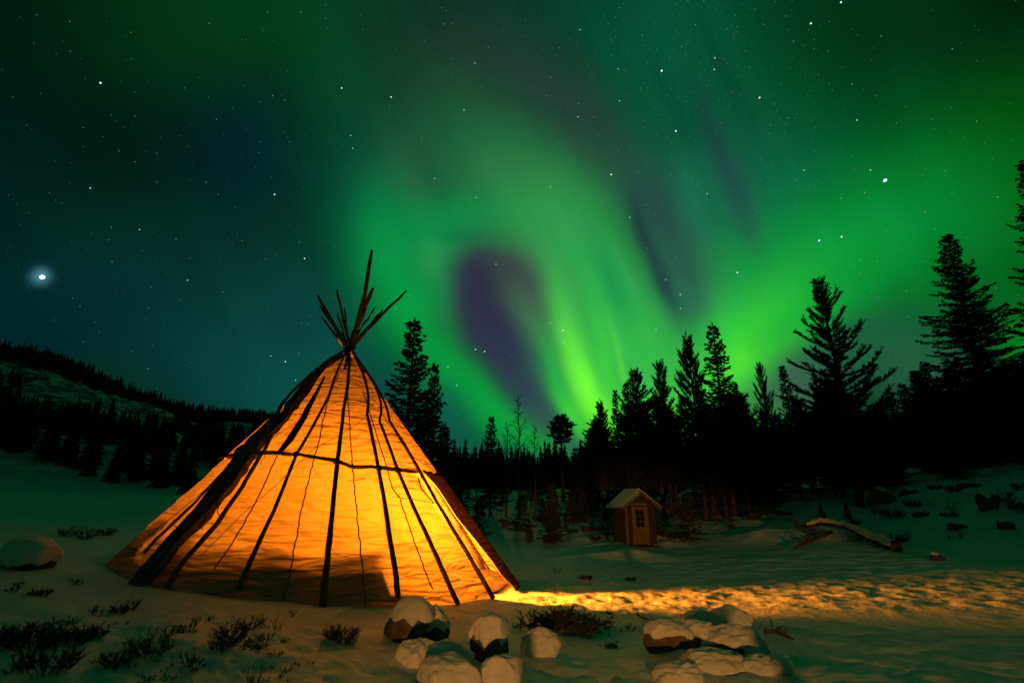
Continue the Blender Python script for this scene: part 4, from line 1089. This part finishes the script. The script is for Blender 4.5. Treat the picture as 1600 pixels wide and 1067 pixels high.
for i in range(92):
    x = rng.uniform(1352, 1680); y = float(np.interp(x, lx, ly)) + (rng.uniform(-14, 6) if i % 3 == 0 else rng.uniform(15, 110)); Y = rng.uniform(40, 62)
    if y > 690: Y = rng.uniform(36, 44)
    tree_px(x, y, Y, rng.choice([('s', 0), ('s', 1), ('s', 3), ('l', 0), ('l', 1)]), 'ridge_spruce', 'black spruce in the dense mass on the dark ridge at the right', 'spruce', rng.uniform(1.2, 1.8), rng.uniform(0, 6), GB)
GC = 'small spruces beyond the slope right of the tent'
for i in range(46):
    x = rng.uniform(690, 930); y = float(np.interp(x, [690, 715, 760, 800, 850, 900, 930], [700, 700, 722, 715, 712, 705, 690])) + rng.uniform(-8, 62); Y = rng.uniform(38, 60)
    tree_px(x, y, Y, rng.choice([('s', 0), ('s', 2), ('l', 0), ('l', 1)]), 'slope_spruce', 'middling dark spruce in the wood beyond the slope right of the tent', 'spruce', rng.uniform(1.0, 1.5), rng.uniform(0, 6), GC)
GD = 'saplings on the snowy slopes'
for i, (x, y) in enumerate([(850, 768), (838, 800), (868, 790), (815, 782), (905, 790), (890, 770), (742, 790), (760, 800), (925, 800), (1045, 800), (1060, 808), (1085, 790), (1120, 800), (1150, 805), (1290, 790), (872, 820), (838, 824), (1180, 800), (730, 770), (950, 800), (1010, 780), (1230, 805), (1320, 790), (1360, 800)]):
    x += rng.uniform(-14, 14); y += rng.uniform(-22, 14); Y = rng.uniform(25.5, 33)
    tree_px(x, y, Y, ('y', i % 2), 'spruce_sapling', 'small thin spruce sapling on the snowy slope at the forest foot', 'sapling', rng.uniform(.7, 1.3), i, GD)
# left: trees of the far hill; the nearest ones as objects, the rest as one wood
def far_tree(seed):
    r = random.Random(seed); cr = MB(); H = 9.0; n = 9
    for j in range(n):
        t = j / n; z0 = H * (.05 + .93 * t); rad = 1.6 * (1 - t) ** .9 + .12; m = 9; top = z0 + H * .2 * (1 - t * .5)
        vs = [(0, 0, min(H, top))]
        for k in range(m * 2):
            a = math.pi * k / m + j; q = rad * (r.uniform(.85, 1.2) if k % 2 else r.uniform(.35, .55)); vs.append((q * math.cos(a), q * math.sin(a), z0 - (.25 if k % 2 else -.1) * r.uniform(.6, 1.3)))
        cr.add(vs, [(0, 1 + k, 1 + (k + 1) % (2 * m)) for k in range(2 * m)])
    return MB().tube([(0, 0, -.5), (0, 0, H * .9)], [.16, .03], 5).mesh('trunk', True), cr.mesh('crown')
FT = [far_tree(i) for i in range(4)]
GE = 'spruces at the foot of the far left hill'
cnt = 0
for i in range(2000):
    az = R(rng.uniform(-49, -20)); d = rng.uniform(118, 176); x = d * math.sin(az); y = d * math.cos(az)
    if float(vnoise(x / 9, y / 14, 21)) + .25 * (d - 140) / 30 < .12: continue
    k = rng.randrange(4); s = rng.uniform(.7, 1.35); e = empty('hill_spruce', (x, y, gz1(x, y) - .3), 'distant dark spruce on the snowy foot of the far left hill', 'spruce', GE, rng.uniform(0, 6)); e.scale = (s, s, s)
    link('trunk', FT[k][0], MATS['bark'], e); link('crown', FT[k][1], MATS['needle_far'], e); cnt += 1
    if cnt >= 120: break
V0 = [np.array([q.co[:] for q in f[1].vertices]) for f in FT]; F0 = [np.array([p.vertices[:] for p in f[1].polygons]) for f in FT]
vv = []; ff = []; o = 0
for i in range(9000):
    az = R(rng.uniform(-54, -8) if i % 4 else rng.uniform(-8, 60)); d = rng.uniform(172, 345) if i % 4 else rng.uniform(80, 200)
    x = d * math.sin(az); y = d * math.cos(az)
    if i % 4 and d < 290 and float(fbm(x / 16, y / 30, 33, 3)) < (.50 if d > 190 else .2): continue
    k = i % 4; s = rng.uniform(.5, .95); a = rng.uniform(0, 6.28); c, q = math.cos(a) * s, math.sin(a) * s
    P = V0[k] @ np.array([[c, q, 0], [-q, c, 0], [0, 0, s]]) + np.array([x, y, gz1(x, y) - .3]); vv.append(P); ff.append(F0[k] + o); o += len(P)
vv = np.vstack(vv); ff = np.vstack(ff)
me = bpy.data.meshes.new('distant_wood'); me.vertices.add(len(vv)); me.vertices.foreach_set('co', vv.ravel()); me.loops.add(ff.size); me.polygons.add(len(ff))
me.loops.foreach_set('vertex_index', ff.ravel().astype(np.int32)); me.polygons.foreach_set('loop_start', (np.arange(len(ff)) * 3).astype(np.int32)); me.update(calc_edges=True)
tag(link('distant_wood', me, MATS['needle_far']), kind='stuff')
# bare trees behind the viewer, between the yard lamp and the clearing: their shadows break up its light
for i, (x, y, H, k) in enumerate([(.1, -9.0, 5.5, 0), (1.7, -13.0, 6.5, 1), (-.9, -16.0, 6.0, 1)]):
    e = empty('birch_tree', (x, y, gz1(x, y) - .1), 'bare birch standing behind the viewer between lamp and clearing', 'birch', 'birches behind the viewer', i * 1.7)
    s = H / (8 if k == 0 else 7); e.scale = (s, s, s)
    link('trunk', BI[k][0], MATS['birch_bark'], e); link('twigs', BI[k][1], MATS['twig'], e)
